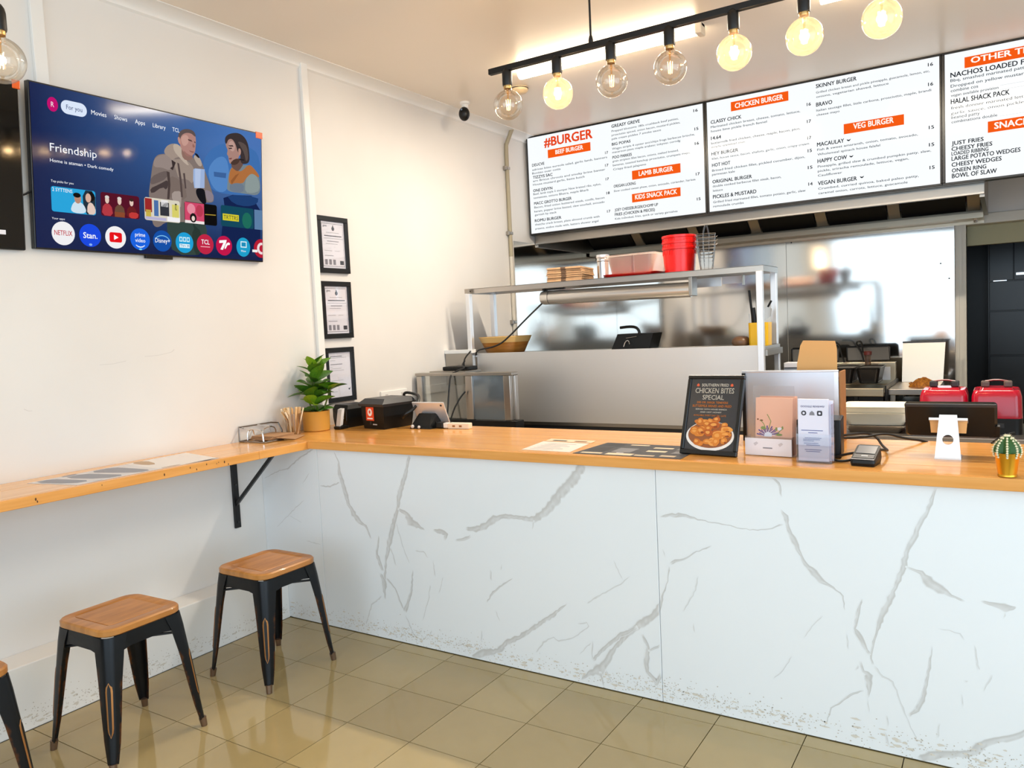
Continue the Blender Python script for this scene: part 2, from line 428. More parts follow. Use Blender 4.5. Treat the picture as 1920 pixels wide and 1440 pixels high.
VEINS_A = [
    [(0.535, 0.885, 0.0041), (0.563, 0.835, 0.0077), (0.564, 0.776, 0.0203), (0.589, 0.708, 0.0257), (0.608, 0.636, 0.0185), (0.641, 0.588, 0.0293), (0.67, 0.558, 0.0221), (0.716, 0.535, 0.0113), (0.745, 0.474, 0.0059)],
    [(1.009, 0.889, 0.0113), (0.981, 0.805, 0.0185), (0.94, 0.715, 0.0239), (0.921, 0.639, 0.0185), (0.882, 0.542, 0.0239), (0.86, 0.478, 0.0257), (0.828, 0.375, 0.0113), (0.817, 0.301, 0.0113), (0.807, 0.209, 0.0059)],
    [(0.923, 0.637, 0.0077), (0.972, 0.617, 0.0221), (0.992, 0.584, 0.0401), (1.03, 0.57, 0.0257), (1.075, 0.551, 0.0041)],
    [(1.121, 0.557, 0.0095), (1.169, 0.554, 0.0257), (1.194, 0.544, 0.0293), (1.182, 0.514, 0.0059)],
    [(1.242, 0.523, 0.0077), (1.291, 0.533, 0.0149), (1.331, 0.552, 0.0113)],
    [(1.303, 0.584, 0.0113), (1.355, 0.583, 0.0239), (1.405, 0.602, 0.0275), (1.456, 0.64, 0.0257), (1.514, 0.655, 0.0185), (1.579, 0.655, 0.0149), (1.652, 0.654, 0.0221), (1.698, 0.682, 0.0329), (1.744, 0.728, 0.0365), (1.79, 0.782, 0.0365), (1.843, 0.831, 0.0383), (1.879, 0.882, 0.0311), (1.896, 0.894, 0.0239)],
    [(1.652, 0.65, 0.0059), (1.639, 0.609, 0.0041)],
    [(0.794, 0.498, 0.0059), (0.775, 0.405, 0.0167), (0.792, 0.361, 0.0239), (0.809, 0.327, 0.0113)],
    [(0.423, 0.71, 0.0041), (0.494, 0.709, 0.0077), (0.563, 0.734, 0.0059)],
    [(0.863, 0.451, 0.0059), (0.88, 0.399, 0.0059), (0.891, 0.363, 0.0059)],
    [(0.907, 0.571, 0.0041), (0.934, 0.477, 0.0041), (0.972, 0.384, 0.0041)],
    [(0.788, 0.316, 0.0077), (0.809, 0.282, 0.0293), (0.811, 0.191, 0.0059)],
    [(0.826, 0.298, 0.0077), (0.877, 0.255, 0.0077), (0.912, 0.179, 0.0077), (0.926, 0.146, 0.0041)],
    [(0.792, 0.207, 0.0059), (0.722, 0.155, 0.0059), (0.679, 0.05, 0.0041)],
    [(0.991, 0.36, 0.0041), (0.974, 0.251, 0.0131), (0.927, 0.15, 0.0185)],
    [(1.01, 0.45, 0.0059), (1.06, 0.451, 0.0059), (1.085, 0.424, 0.0041)],
    [(1.112, 0.419, 0.0023), (1.12, 0.342, 0.0059)],
    [(1.166, 0.352, 0.0023), (1.134, 0.27, 0.0041)],
    [(1.088, 0.303, 0.0041), (1.074, 0.231, 0.0041), (1.032, 0.127, 0.0023)],
    [(1.421, 0.415, 0.0059), (1.425, 0.366, 0.0059)],
    [(1.483, 0.447, 0.0041), (1.474, 0.418, 0.0059)],
    [(1.395, 0.266, 0.0041), (1.432, 0.318, 0.0095), (1.488, 0.362, 0.0059), (1.537, 0.393, 0.0023)],
    [(1.437, 0.24, 0.0041), (1.459, 0.194, 0.0041)],
    [(1.879, 0.336, 0.0041), (1.918, 0.365, 0.0059), (1.973, 0.4, 0.0041), (2.038, 0.442, 0.0041), (2.071, 0.473, 0.0023)],
    [(2.002, 0.527, 0.0023), (2.039, 0.454, 0.0023)],
    [(1.299, 0.005, 0.0203), (1.361, 0.038, 0.0275), (1.442, 0.062, 0.0221), (1.488, 0.108, 0.0203), (1.561, 0.145, 0.0185), (1.637, 0.203, 0.0167), (1.73, 0.27, 0.0149), (1.79, 0.323, 0.0023)],
    [(1.631, 0.089, 0.0041), (1.67, 0.141, 0.0059), (1.721, 0.171, 0.0041), (1.743, 0.159, 0.0059), (1.813, 0.186, 0.0041), (1.884, 0.245, 0.0041), (1.876, 0.259, 0.0041), (1.833, 0.248, 0.0041)],
    [(1.84, 0.015, 0.0041), (1.875, 0.05, 0.0167), (1.926, 0.076, 0.0383), (1.961, 0.121, 0.0257), (1.996, 0.181, 0.0149), (2.054, 0.244, 0.0185), (2.111, 0.294, 0.0311), (2.15, 0.323, 0.0275), (2.18, 0.357, 0.0239), (2.214, 0.445, 0.0077)],
    [(1.894, 0.108, 0.0113), (1.946, 0.164, 0.0131), (2.014, 0.229, 0.0149), (2.094, 0.277, 0.0131)],
    [(1.898, 0.19, 0.0041), (1.893, 0.107, 0.0041)],
    [(1.836, 0.12, 0.0023), (1.893, 0.181, 0.0041)],
    [(1.926, 0.068, 0.0113), (1.94, 0.009, 0.0041)],
    [(1.951, 0.081, 0.0059), (1.973, 0.031, 0.0041)],
    [(2.113, 0.254, 0.0095), (2.134, 0.206, 0.0113), (2.125, 0.152, 0.0203), (2.127, 0.108, 0.0113), (2.164, 0.072, 0.0203), (2.184, 0.113, 0.0095)],
    [(2.134, 0.191, 0.0077), (2.184, 0.223, 0.0077)],
    [(0.855, 0.034, 0.0041), (0.877, 0.02, 0.0041)],
    [(1.084, 0.092, 0.0041), (1.071, 0.063, 0.0041)],
    [(1.363, 0.14, 0.0041), (1.354, 0.088, 0.0041)],
    [(0.932, 0.137, 0.0041), (0.981, 0.038, 0.0059)],
]
VEINS_B = [
    [(2.197, 0.714, 0.0023), (2.247, 0.726, 0.0149), (2.3, 0.728, 0.0149), (2.344, 0.717, 0.0041), (2.446, 0.708, 0.0041), (2.529, 0.698, 0.0023), (2.595, 0.708, 0.0041), (2.645, 0.728, 0.0059)],
    [(2.608, 0.887, 0.0023), (2.631, 0.87, 0.0095), (2.64, 0.822, 0.0041)],
    [(2.636, 0.781, 0.0059), (2.653, 0.757, 0.0167), (2.659, 0.72, 0.0113), (2.679, 0.674, 0.0203), (2.696, 0.635, 0.0095), (2.713, 0.6, 0.0113), (2.74, 0.574, 0.0239), (2.76, 0.551, 0.0167), (2.8, 0.531, 0.0059), (2.829, 0.507, 0.0041), (2.835, 0.457, 0.0023)],
    [(3.103, 0.888, 0.0077), (3.088, 0.837, 0.0113), (3.058, 0.773, 0.0131), (3.04, 0.723, 0.0149), (3.018, 0.673, 0.0149), (3.009, 0.623, 0.0167), (2.99, 0.572, 0.0113), (2.967, 0.506, 0.0167), (2.948, 0.467, 0.0185), (2.931, 0.408, 0.0077), (2.918, 0.355, 0.0059), (2.911, 0.311, 0.0059), (2.916, 0.29, 0.0077)],
    [(3.015, 0.63, 0.0041), (3.06, 0.616, 0.0131), (3.083, 0.585, 0.0329), (3.112, 0.569, 0.0239), (3.141, 0.553, 0.0095), (3.178, 0.541, 0.0041)],
    [(3.218, 0.549, 0.0041), (3.254, 0.543, 0.0149), (3.281, 0.537, 0.0221), (3.3, 0.54, 0.0113), (3.309, 0.545, 0.0023)],
    [(3.281, 0.524, 0.0059), (3.275, 0.503, 0.0023)],
    [(2.888, 0.508, 0.0023), (2.874, 0.456, 0.0113), (2.864, 0.403, 0.0059), (2.88, 0.377, 0.0203), (2.899, 0.337, 0.0095), (2.908, 0.321, 0.0059)],
    [(2.879, 0.297, 0.0077), (2.888, 0.263, 0.0077), (2.904, 0.252, 0.0275), (2.905, 0.201, 0.0095), (2.902, 0.175, 0.0023)],
    [(2.862, 0.261, 0.0041), (2.875, 0.282, 0.0059)],
    [(2.92, 0.288, 0.0059), (2.945, 0.257, 0.0059), (2.974, 0.245, 0.0059), (2.989, 0.205, 0.0041), (3.004, 0.166, 0.0041), (3.016, 0.133, 0.0023), (3.043, 0.068, 0.0023)],
    [(2.89, 0.198, 0.0041), (2.847, 0.174, 0.0077), (2.82, 0.146, 0.0059), (2.786, 0.116, 0.0041), (2.766, 0.044, 0.0023)],
    [(2.901, 0.171, 0.0023), (2.904, 0.125, 0.0023)],
    [(3.088, 0.386, 0.0005), (3.081, 0.33, 0.0059), (3.072, 0.272, 0.0077), (3.062, 0.214, 0.0113), (3.044, 0.168, 0.0131), (3.019, 0.141, 0.0077)],
    [(3.103, 0.444, 0.0023), (3.135, 0.444, 0.0023), (3.164, 0.438, 0.0041), (3.175, 0.419, 0.0023)],
    [(3.203, 0.408, 0.0023), (3.209, 0.348, 0.0041), (3.214, 0.332, 0.0041)],
    [(3.248, 0.326, 0.0041), (3.225, 0.267, 0.0023)],
    [(3.174, 0.29, 0.0059), (3.186, 0.293, 0.0023)],
    [(3.168, 0.248, 0.0023), (3.171, 0.207, 0.0023)],
    [(2.205, 0.594, 0.0041), (2.215, 0.561, 0.0023)],
    [(2.232, 0.541, 0.0095), (2.254, 0.555, 0.0113), (2.287, 0.565, 0.0077), (2.324, 0.592, 0.0041), (2.393, 0.627, 0.0041)],
    [(2.23, 0.532, 0.0059), (2.222, 0.474, 0.0023), (2.202, 0.426, 0.0059), (2.184, 0.362, 0.0149), (2.157, 0.328, 0.0239), (2.103, 0.282, 0.0275)],
    [(2.339, 0.508, 0.0041), (2.328, 0.457, 0.0041), (2.276, 0.366, 0.0041)],
    [(2.316, 0.33, 0.0041), (2.319, 0.293, 0.0041)],
    [(2.766, 0.431, 0.0023), (2.747, 0.409, 0.0023), (2.701, 0.342, 0.0023)],
    [(2.663, 0.271, 0.0023), (2.631, 0.215, 0.0023), (2.597, 0.177, 0.0023)],
    [(2.841, 0.381, 0.0023), (2.844, 0.327, 0.0023)],
    [(2.956, 0.13, 0.0041), (2.959, 0.091, 0.0023)],
    [(2.949, 0.074, 0.0041), (2.962, 0.026, 0.0059)],
]
STILL = [
    ('3F6FAE', 2, [(2.3984, 0.4422), (2.4697, 0.534), (2.5639, 0.5681), (2.679, 0.5691), (2.7504, 0.5333), (2.7472, 0.3308), (2.4592, 0.3111), (2.4444, 0.3726)]),
    ('5485C2', 2, [(2.4293, 0.411), (2.4793, 0.4815), (2.5401, 0.5001), (2.5611, 0.4297), (2.5477, 0.3262), (2.4702, 0.3215)]),
    ('3C6299', 0, [(2.4696, 0.4145), (2.5412, 0.4177), (2.5379, 0.3933), (2.4708, 0.392)]),
    ('12224E', 1, [(2.5195, 0.3136), (2.7472, 0.3308), (2.7426, 0.0379), (2.4965, 0.0243), (2.5104, 0.1509), (2.5292, 0.2454)]),
    ('1E3F72', 1, [(2.5362, 0.3156), (2.735, 0.327), (2.7283, 0.2901), (2.6619, 0.2686), (2.5806, 0.2741)]),
    ('34453F', 1, [(2.2146, 0.1698), (2.4129, 0.1701), (2.4278, 0.1213), (2.4092, 0.0149), (2.2443, 0.006), (2.2127, 0.1046)]),
    ('2A3833', 1, [(2.3395, 0.1636), (2.3651, 0.1524), (2.3379, 0.1053), (2.3563, 0.012), (2.3826, 0.0135), (2.4011, 0.1192)]),
    ('81736D', 2, [(2.1293, 0.255), (2.1277, 0.2758), (2.1417, 0.3534), (2.1503, 0.405), (2.1655, 0.441), (2.199, 0.4569), (2.2571, 0.4597), (2.3268, 0.4577), (2.3678, 0.4641), (2.3989, 0.4601), (2.4213, 0.4099), (2.4491, 0.3416), (2.4694, 0.2849), (2.4581, 0.2655), (2.394, 0.263), (2.3865, 0.1722), (2.2986, 0.1599), (2.2094, 0.1563), (2.1699, 0.1227), (2.1419, 0.1332), (2.1388, 0.184)]),
    ('958680', 2, [(2.1628, 0.4321), (2.199, 0.4547), (2.257, 0.4554), (2.266, 0.4267), (2.2354, 0.3835), (2.1972, 0.3951), (2.1592, 0.3895), (2.1527, 0.4054)]),
    ('6A5D5A', 1, [(2.1391, 0.3446), (2.1967, 0.378), (2.2305, 0.3828), (2.215, 0.3464), (2.1617, 0.3181), (2.1357, 0.3105)]),
    ('473C3C', 1, [(2.1329, 0.2933), (2.1758, 0.3157), (2.2295, 0.3483), (2.2183, 0.2953), (2.1947, 0.3095), (2.1414, 0.269)]),
    ('9B8B80', 1, [(2.2467, 0.4366), (2.3064, 0.4502), (2.3465, 0.4344), (2.3662, 0.4021), (2.3543, 0.3385), (2.3242, 0.361), (2.2788, 0.3549), (2.2652, 0.3964)]),
    ('796A63', 1, [(2.2349, 0.3662), (2.2788, 0.3549), (2.3131, 0.3245), (2.3216, 0.2638), (2.2317, 0.2538), (2.2237, 0.3132)]),
    ('A4968F', 1, [(2.2426, 0.294), (2.2924, 0.3022), (2.2915, 0.2692), (2.285, 0.2159), (2.2415, 0.2549)]),
    ('4A3E3C', 0, [(2.2184, 0.3811), (2.2328, 0.3788), (2.2361, 0.3234), (2.2293, 0.2578), (2.2172, 0.2565), (2.2239, 0.3218)]),
    ('544745', 0, [(2.2734, 0.4278), (2.2833, 0.425), (2.2939, 0.3569), (2.2991, 0.2745), (2.2891, 0.2733), (2.2837, 0.3512)]),
    ('544745', 0, [(2.3021, 0.3842), (2.3122, 0.3857), (2.3179, 0.3163), (2.3103, 0.3153)]),
    ('3A3030', 0, [(2.2442, 0.4363), (2.266, 0.4267), (2.2502, 0.3899), (2.2358, 0.3964), (2.2483, 0.4068)]),
    ('9C5230', 1, [(2.2191, 0.4877), (2.2488, 0.5097), (2.2431, 0.4832), (2.2234, 0.4714)]),
    ('A08F84', 2, [(2.2039, 0.4598), (2.2192, 0.492), (2.2488, 0.5097), (2.2832, 0.5113), (2.3075, 0.4894), (2.3118, 0.4641), (2.2617, 0.4476), (2.2466, 0.4323), (2.2371, 0.4437)]),
    ('BBAB9C', 1, [(2.2536, 0.5084), (2.2832, 0.5113), (2.3122, 0.4772), (2.3262, 0.4358), (2.336, 0.4241), (2.3183, 0.4259), (2.2865, 0.4514), (2.2576, 0.477)]),
    ('B0A195', 1, [(2.3577, 0.4713), (2.3785, 0.479), (2.3989, 0.4601), (2.4061, 0.4345), (2.3928, 0.4258), (2.3724, 0.4427)]),
    ('1C1A22', 1, [(2.3658, 0.4858), (2.3812, 0.4839), (2.3939, 0.4682), (2.386, 0.4647), (2.3707, 0.4756)]),
    ('8E6C62', 1, [(2.2979, 0.5052), (2.3578, 0.4757), (2.3521, 0.4529), (2.3163, 0.443), (2.2967, 0.4617)]),
    ('B0837A', 2, [(2.2838, 0.5329), (2.2895, 0.5597), (2.3198, 0.576), (2.3554, 0.5804), (2.373, 0.5661), (2.3748, 0.5356), (2.3716, 0.5131), (2.3685, 0.4906), (2.3551, 0.4709), (2.3321, 0.4673), (2.3072, 0.4807), (2.2928, 0.5)]),
    ('C69A8E', 1, [(2.2939, 0.539), (2.3094, 0.559), (2.3345, 0.5592), (2.3363, 0.529), (2.318, 0.5085), (2.303, 0.5104)]),
    ('5E504F', 2, [(2.2815, 0.5411), (2.2846, 0.5631), (2.305, 0.5819), (2.3353, 0.5897), (2.3632, 0.5862), (2.3756, 0.5665), (2.3702, 0.559), (2.3501, 0.5729), (2.3197, 0.5695), (2.2993, 0.555), (2.2913, 0.5364), (2.2874, 0.5206)]),
    ('C08E80', 1, [(2.2781, 0.5405), (2.2866, 0.5463), (2.2936, 0.5303), (2.2941, 0.5132), (2.2833, 0.5156)]),
    ('5B4340', 0, [(2.3316, 0.5434), (2.3493, 0.5422), (2.3568, 0.5347), (2.3466, 0.5352), (2.3339, 0.5373)]),
    ('5B4340', 0, [(2.3646, 0.5383), (2.3723, 0.5374), (2.3721, 0.5308), (2.3655, 0.5332)]),
    ('8F5F55', 1, [(2.3379, 0.4944), (2.348, 0.4908), (2.3634, 0.492), (2.3622, 0.4861), (2.3478, 0.4855), (2.3388, 0.4893)]),
    ('97685E', 1, [(2.3566, 0.5281), (2.3692, 0.5171), (2.3638, 0.5083), (2.3546, 0.5112)]),
    ('9A6E66', 1, [(2.3075, 0.4894), (2.3272, 0.4752), (2.3526, 0.4705), (2.3269, 0.4621), (2.312, 0.4728)]),
    ('9DB2D8', 0, [(2.3572, 0.4096), (2.3666, 0.4154), (2.4189, 0.4185), (2.4157, 0.3306), (2.3601, 0.3237), (2.3549, 0.3607)]),
    ('B4C4E2', 0, [(2.3665, 0.4132), (2.3978, 0.4163), (2.3904, 0.3275), (2.3643, 0.3242)]),
    ('14141B', 2, [(2.3694, 0.3227), (2.3956, 0.3281), (2.4166, 0.324), (2.4211, 0.2885), (2.4258, 0.2619), (2.4096, 0.2534), (2.3889, 0.2669), (2.3687, 0.2959)]),
    ('8B7F88', 2, [(2.4166, 0.324), (2.4432, 0.3205), (2.4645, 0.3072), (2.4667, 0.2846), (2.4528, 0.2694), (2.4313, 0.2716), (2.4212, 0.293)]),
    ('76848B', 2, [(2.5456, 0.363), (2.5522, 0.41), (2.5671, 0.4491), (2.6073, 0.4642), (2.6775, 0.4793), (2.7129, 0.456), (2.7474, 0.4177), (2.746, 0.3307), (2.6395, 0.3325), (2.5422, 0.3302)]),
    ('8B9897', 1, [(2.6646, 0.4208), (2.7007, 0.4448), (2.7364, 0.4162), (2.7446, 0.3595), (2.6989, 0.3396), (2.6514, 0.3387), (2.6522, 0.3861)]),
    ('6D7A8A', 1, [(2.5598, 0.3694), (2.5827, 0.377), (2.6463, 0.3806), (2.6395, 0.3325), (2.5591, 0.3322)]),
    ('AD6E3E', 2, [(2.5517, 0.3822), (2.5641, 0.4394), (2.5842, 0.4562), (2.6067, 0.4362), (2.6357, 0.4403), (2.6776, 0.4841), (2.7129, 0.4608), (2.7427, 0.4315), (2.7365, 0.421), (2.6946, 0.4416), (2.6586, 0.4105), (2.6404, 0.3798), (2.5941, 0.3785), (2.5654, 0.3655)]),
    ('925A32', 0, [(2.5658, 0.3841), (2.5949, 0.4159), (2.6181, 0.4285), (2.5945, 0.3972), (2.5711, 0.3662)]),
    ('6A5149', 2, [(2.5673, 0.4583), (2.5906, 0.4896), (2.6311, 0.5051), (2.6482, 0.4844), (2.6242, 0.448), (2.6067, 0.4339), (2.5784, 0.4461)]),
    ('A98379', 2, [(2.5386, 0.5592), (2.5558, 0.5827), (2.5869, 0.5905), (2.615, 0.5676), (2.6228, 0.5271), (2.6136, 0.4978), (2.5904, 0.4803), (2.5646, 0.4625), (2.5565, 0.4797), (2.5541, 0.5023), (2.5448, 0.5077), (2.5519, 0.5295), (2.5438, 0.5418)]),
    ('BF9A90', 1, [(2.5555, 0.5667), (2.5811, 0.5803), (2.5976, 0.5554), (2.5856, 0.5258), (2.5632, 0.5313)]),
    ('54423F', 0, [(2.5552, 0.5529), (2.5806, 0.5581), (2.5861, 0.5512), (2.5635, 0.5474)]),
    ('3F302E', 0, [(2.5549, 0.54), (2.5747, 0.5447), (2.5774, 0.5392), (2.5604, 0.5355)]),
    ('7A4A46', 0, [(2.5567, 0.4912), (2.5765, 0.4966), (2.5707, 0.4874), (2.5583, 0.4864)]),
    ('4B3730', 1, [(2.5618, 0.4667), (2.5907, 0.4942), (2.6252, 0.4996), (2.6132, 0.4744), (2.5843, 0.4608)]),
    ('3B3233', 2, [(2.5348, 0.5654), (2.5393, 0.5935), (2.5704, 0.6128), (2.6161, 0.6233), (2.6505, 0.611), (2.6734, 0.5822), (2.6813, 0.5318), (2.6806, 0.4893), (2.648, 0.475), (2.6249, 0.4808), (2.6257, 0.5229), (2.6085, 0.5295), (2.6005, 0.5606), (2.5812, 0.5872), (2.5558, 0.5827), (2.544, 0.5533)]),
    ('5A4D49', 1, [(2.6095, 0.5806), (2.6383, 0.5809), (2.6672, 0.5671), (2.6751, 0.512), (2.6599, 0.4861), (2.649, 0.5313), (2.6264, 0.5603)]),
    ('B58A7C', 1, [(2.6117, 0.5439), (2.6233, 0.5505), (2.6306, 0.5377), (2.6267, 0.5184), (2.6168, 0.5122)]),
    ('241F22', 0, [(2.6194, 0.4987), (2.6484, 0.4985), (2.6483, 0.4938), (2.6193, 0.4917)]),
]
# ------------------------------------------------------------------ setting
RX = 5.6; FY = -2.4; BY = 6.8; HC = 2.97
b = MB().box(-.1, RX + .1, FY - 1.5, 9.2, -.12, -.012)
floor = struct('floor', b, GROUT)
TILE = [mat('floor_tile_%s' % k, c, .07, vary=(d, (3, 3, 3), 4, .3, .75), spec=.6) for k, c, d in (('a', 'B09B6C', 'A38F63'), ('b', 'B49F70', 'A69266'), ('c', 'AC9769', 'A08C61'))]
def tile_mesh(w, d, key={}):
    k = (round(w, 3), round(d, 3))
    if k not in key:
        m = MB().box(0, w, 0, d, -.012, 0); me = bpy.data.meshes.new('tile'); bmesh.ops.recalc_face_normals(m.bm, faces=m.bm.faces); m.bm.to_mesh(me); m.bm.free()
        me.materials.append(TILE[0]); key[k] = me
    return key[k]
g = .0016
xs = [.146] + [.305 + .3 * i for i in range(13)]
ys = [2.68] + [2.608 - .3 * j for j in range(11)]
for i in range(len(xs) - 1):
    for j in range(len(ys) - 1):
        w = xs[i + 1] - xs[i] - 2 * g; d = ys[j] - ys[j + 1] - 2 * g
        me = tile_mesh(w, d)
        o = bpy.data.objects.new('tile', me); COL.objects.link(o); o.parent = floor
        o.location = (xs[i] + g, ys[j + 1] + g, random.uniform(-.0003, 0)); 
        o.material_slots[0].link = 'OBJECT'; o.material_slots[0].material = random.choice(TILE)
# the tiles beyond the picture, the kitchen floor: one coarse sheet
o = MB().box(4.21, RX, FY, 2.68, -.012, -.0005).box(.146, 4.2, FY, -.40, -.012, -.0005).box(0, RX, 2.7, 9, -.012, -.0005).build('tiled_surround', TILE[1], floor); o['kind'] = 'stuff'

struct('wall_left', MB().box(-.12, 0, FY - .1, BY + .1, -.1, 3.1), WALL)
wb = struct('wall_back', MB().box(-.12, 3.035, BY, BY + .1, -.1, 3.1).box(3.035, 3.96, BY, BY + .1, 2.06, 3.1).box(3.96, RX + .1, BY, BY + .1, -.1, 3.1), WALL)
struct('wall_right', MB().box(RX, RX + .12, FY - .1, -1.8, -.1, 3.1).box(RX, RX + .12, 2.4, 9.2, -.1, 3.1).box(RX, RX + .12, -1.8, 2.4, -.1, .2).box(RX, RX + .12, -1.8, 2.4, 2.7, 3.1), WALL)
struct('window_2', MB().box(RX + .03, RX + .09, -1.8, -1.74, .2, 2.7).box(RX + .03, RX + .09, 2.34, 2.4, .2, 2.7).box(RX + .03, RX + .09, .27, .33, .2, 2.7).box(RX + .03, RX + .09, -1.8, 2.4, 2.64, 2.7).box(RX + .03, RX + .09, -1.8, 2.4, .2, .26), BLACKM, 'black framed side window')
struct('wall_front', MB().box(-.12, .4, FY - .12, FY, -.1, 3.1).box(5.4, RX + .12, FY - .12, FY, -.1, 3.1).box(.4, 5.4, FY - .12, FY, 2.9, 3.1).box(.4, 5.4, FY - .12, FY, -.1, .12), WALL)
struct('window_1', MB().box(.4, .46, FY - .1, FY - .04, .12, 2.9).box(5.34, 5.4, FY - .1, FY - .04, .12, 2.9).box(2.0, 2.06, FY - .1, FY - .04, .12, 2.9).box(3.7, 3.76, FY - .1, FY - .04, .12, 2.9).box(.4, 5.4, FY - .1, FY - .04, 2.84, 2.9).box(.4, 5.4, FY - .1, FY - .04, .12, .18), BLACKM, 'black framed glazing of the shop front')
struct('ceiling', MB().box(-.12, RX + .12, FY - .12, 9.2, HC, 3.12), CEIL)
PANE = glass_mat('window_glass', 'F4F8F8', .04, edge=.4)
for x0, x1 in ((.46, 2.0), (2.06, 3.7), (3.76, 5.34)): MB().box(x0, x1, FY - .075, FY - .069, .18, 2.84).build('pane', PANE, bpy.data.objects['window_1'])
for y0, y1 in ((-1.74, .27), (.33, 2.34)): MB().box(RX + .055, RX + .061, y0, y1, .26, 2.64).build('pane', PANE, bpy.data.objects['window_2'])
# dark room behind the doorway
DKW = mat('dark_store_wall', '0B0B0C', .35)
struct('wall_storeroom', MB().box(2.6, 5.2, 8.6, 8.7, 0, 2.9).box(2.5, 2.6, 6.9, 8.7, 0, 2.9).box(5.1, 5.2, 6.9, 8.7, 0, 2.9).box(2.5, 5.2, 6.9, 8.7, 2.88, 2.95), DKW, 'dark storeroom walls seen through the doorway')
# plinth
struct('baseboard_left', MB().box(0, .146, FY, 2.68, 0, .255, .004), WHITE, 'deep white plinth along the foot of the left wall with scuffed base')
# scalloped cove cornice along the left wall
def cove():
    m = MB(); prof = [(0, 2.922)] + [(.012 + .075 * (1 - math.cos(a)), 2.93 + .037 * math.sin(a) ** 1.0) for a in [i * PI / 2 / 7 for i in range(8)]] + [(.098, 2.9665), (.098, 2.972), (0, 2.972)]
    m.loft([[(x, y, z) for x, z in prof] for y in (FY, 5.55)]); return m
struct('trim_1', cove(), WHITE, 'cove cornice between the left wall and the ceiling', smooth=True)
struct('trim_2', MB().box(0, .022, 3.118, 3.165, .93, 2.955, .003), WHITE, 'white cable duct running down the wall beside the framed certificates')
struct('trim_3', MB().box(0, .020, 1.700, 1.752, 2.0, 2.922, .003), WHITE, 'white cable duct running up behind the two screens')
# steel cladding: sheets on the back wall and the end of the left wall
b = MB()
for n, (x0, x1) in enumerate(((.003, .597), (.600, 1.731), (1.734, 2.957))):
    p = MB().box(x0, x1, BY - .004 - .002 * (n % 2), BY + .0, .3, 2.05).build('steel_panel', STEELP, wb)
for x, z in ((2.866, 1.779), (2.922, 1.662), (1.776, 2.043)):
    MB().cyl((x, BY - .008, z), (x, BY - .004, z), .006, 8).build('screw', DARK, wb)
wl = bpy.data.objects['wall_left']
MB().box(0, .005, 5.265, 6.44, .3, 2.128).build('steel_panel', STEELP, wl)
MB().box(0, .004, 6.444, 6.797, .3, 2.128).build('steel_panel', STEELP, wl)
# faint scuffs on the left wall
SC = mat('wall_scuff', 'CFCBC7', .6)
for y0, z0, y1, z1 in ((1.87, 1.365, 1.99, 1.375), (2.08, 1.39, 2.2, 1.40), (2.2, 1.40, 2.23, 1.415), (1.55, 1.21, 1.58, 1.2)):
    MB().tube([(0.0002, y0, z0), (0.0002, (y0 + y1) / 2, (z0 + z1) / 2 - .004), (0.0002, y1, z1)], .0012, 4).build('scuff', SC, wl)
# door frame
dr = struct('door_1', MB().box(2.962, 3.035, BY - .03, BY + .11, 0, 2.06, .004).box(3.96, 4.03, BY - .03, BY + .11, 0, 2.06, .004).box(2.962, 4.03, BY - .03, BY + .11, 2.046, 2.12, .004), mat('door_frame_paint', 'D9D3C6', .4), 'cream painted frame of the doorway into the dark storeroom')
MB().box(2.975, 2.988, BY - .038, BY - .03, 0, 2.1).box(3.012, 3.024, BY - .036, BY - .03, 0, 2.06).build('moulding', mat('door_frame_paint', 'D9D3C6', .4), dr)
MB().box(3.036, 3.96, BY + .09, BY + .16, 1.90, 2.045).build('header_board', mat('olive_header', 'A6A07C', .5), dr)
# things in the storeroom, seen dimly
DK2 = mat('storeroom_cabinet', '141517', .3)
t = thing('storage_cabinet', 'dark grey storeroom cabinet of stacked doors beyond the open doorway', 'cabinet', (3.9, 8.2, 0))
MB().box(3.15, 4.8, 8.2, 8.58, 0, 2.0).build('body', DK2, t, world=True)
for x0, x1, z0, z1 in ((3.16, 3.34, 1.66, 1.99), (3.345, 3.9, 1.66, 1.99), (3.16, 3.9, 1.395, 1.652), (3.16, 3.9, 1.0, 1.387), (3.16, 3.9, .4, .99)):
    d = MB().box(x0, x1, 8.182, 8.2, z0, z1, .003).build('door', DK2, t, world=True)
MB().box(3.36, 3.42, 8.172, 8.182, 1.70, 1.72).box(3.19, 3.29, 8.172, 8.182, 1.655, 1.662).build('handle', CHROME, t, world=True)

# conduit pipe on the left wall
CON = mat('olive_conduit_paint', 'A59A80', .45)
t = thing('conduit_pipe', 'olive grey conduit pipe clipped down the left wall beside the steel cladding', 'pipe', (.02, 5.2, 0))
MB().tube([(.075, 5.215, 2.985), (.06, 5.213, 2.955), (.02, 5.2, 2.86), (.018, 5.2, 2.80), (.018, 5.2, 2.0)], .016, 10).build('upper_pipe', CON, t, True, world=True)
MB().tube([(.018, 5.2, 2.0), (.018, 5.2, 1.25)], .015, 10).build('lower_pipe', mat('pale_conduit', 'CFC8BA', .4), t, True, world=True)
for z in (2.68, 2.18, 1.49):
    MB().box(0, .03, 5.165, 5.182, z - .015, z + .015, .003).box(.0, .036, 5.182, 5.218, z - .011, z + .011, .003).build('clip', STEELD, t, world=True)

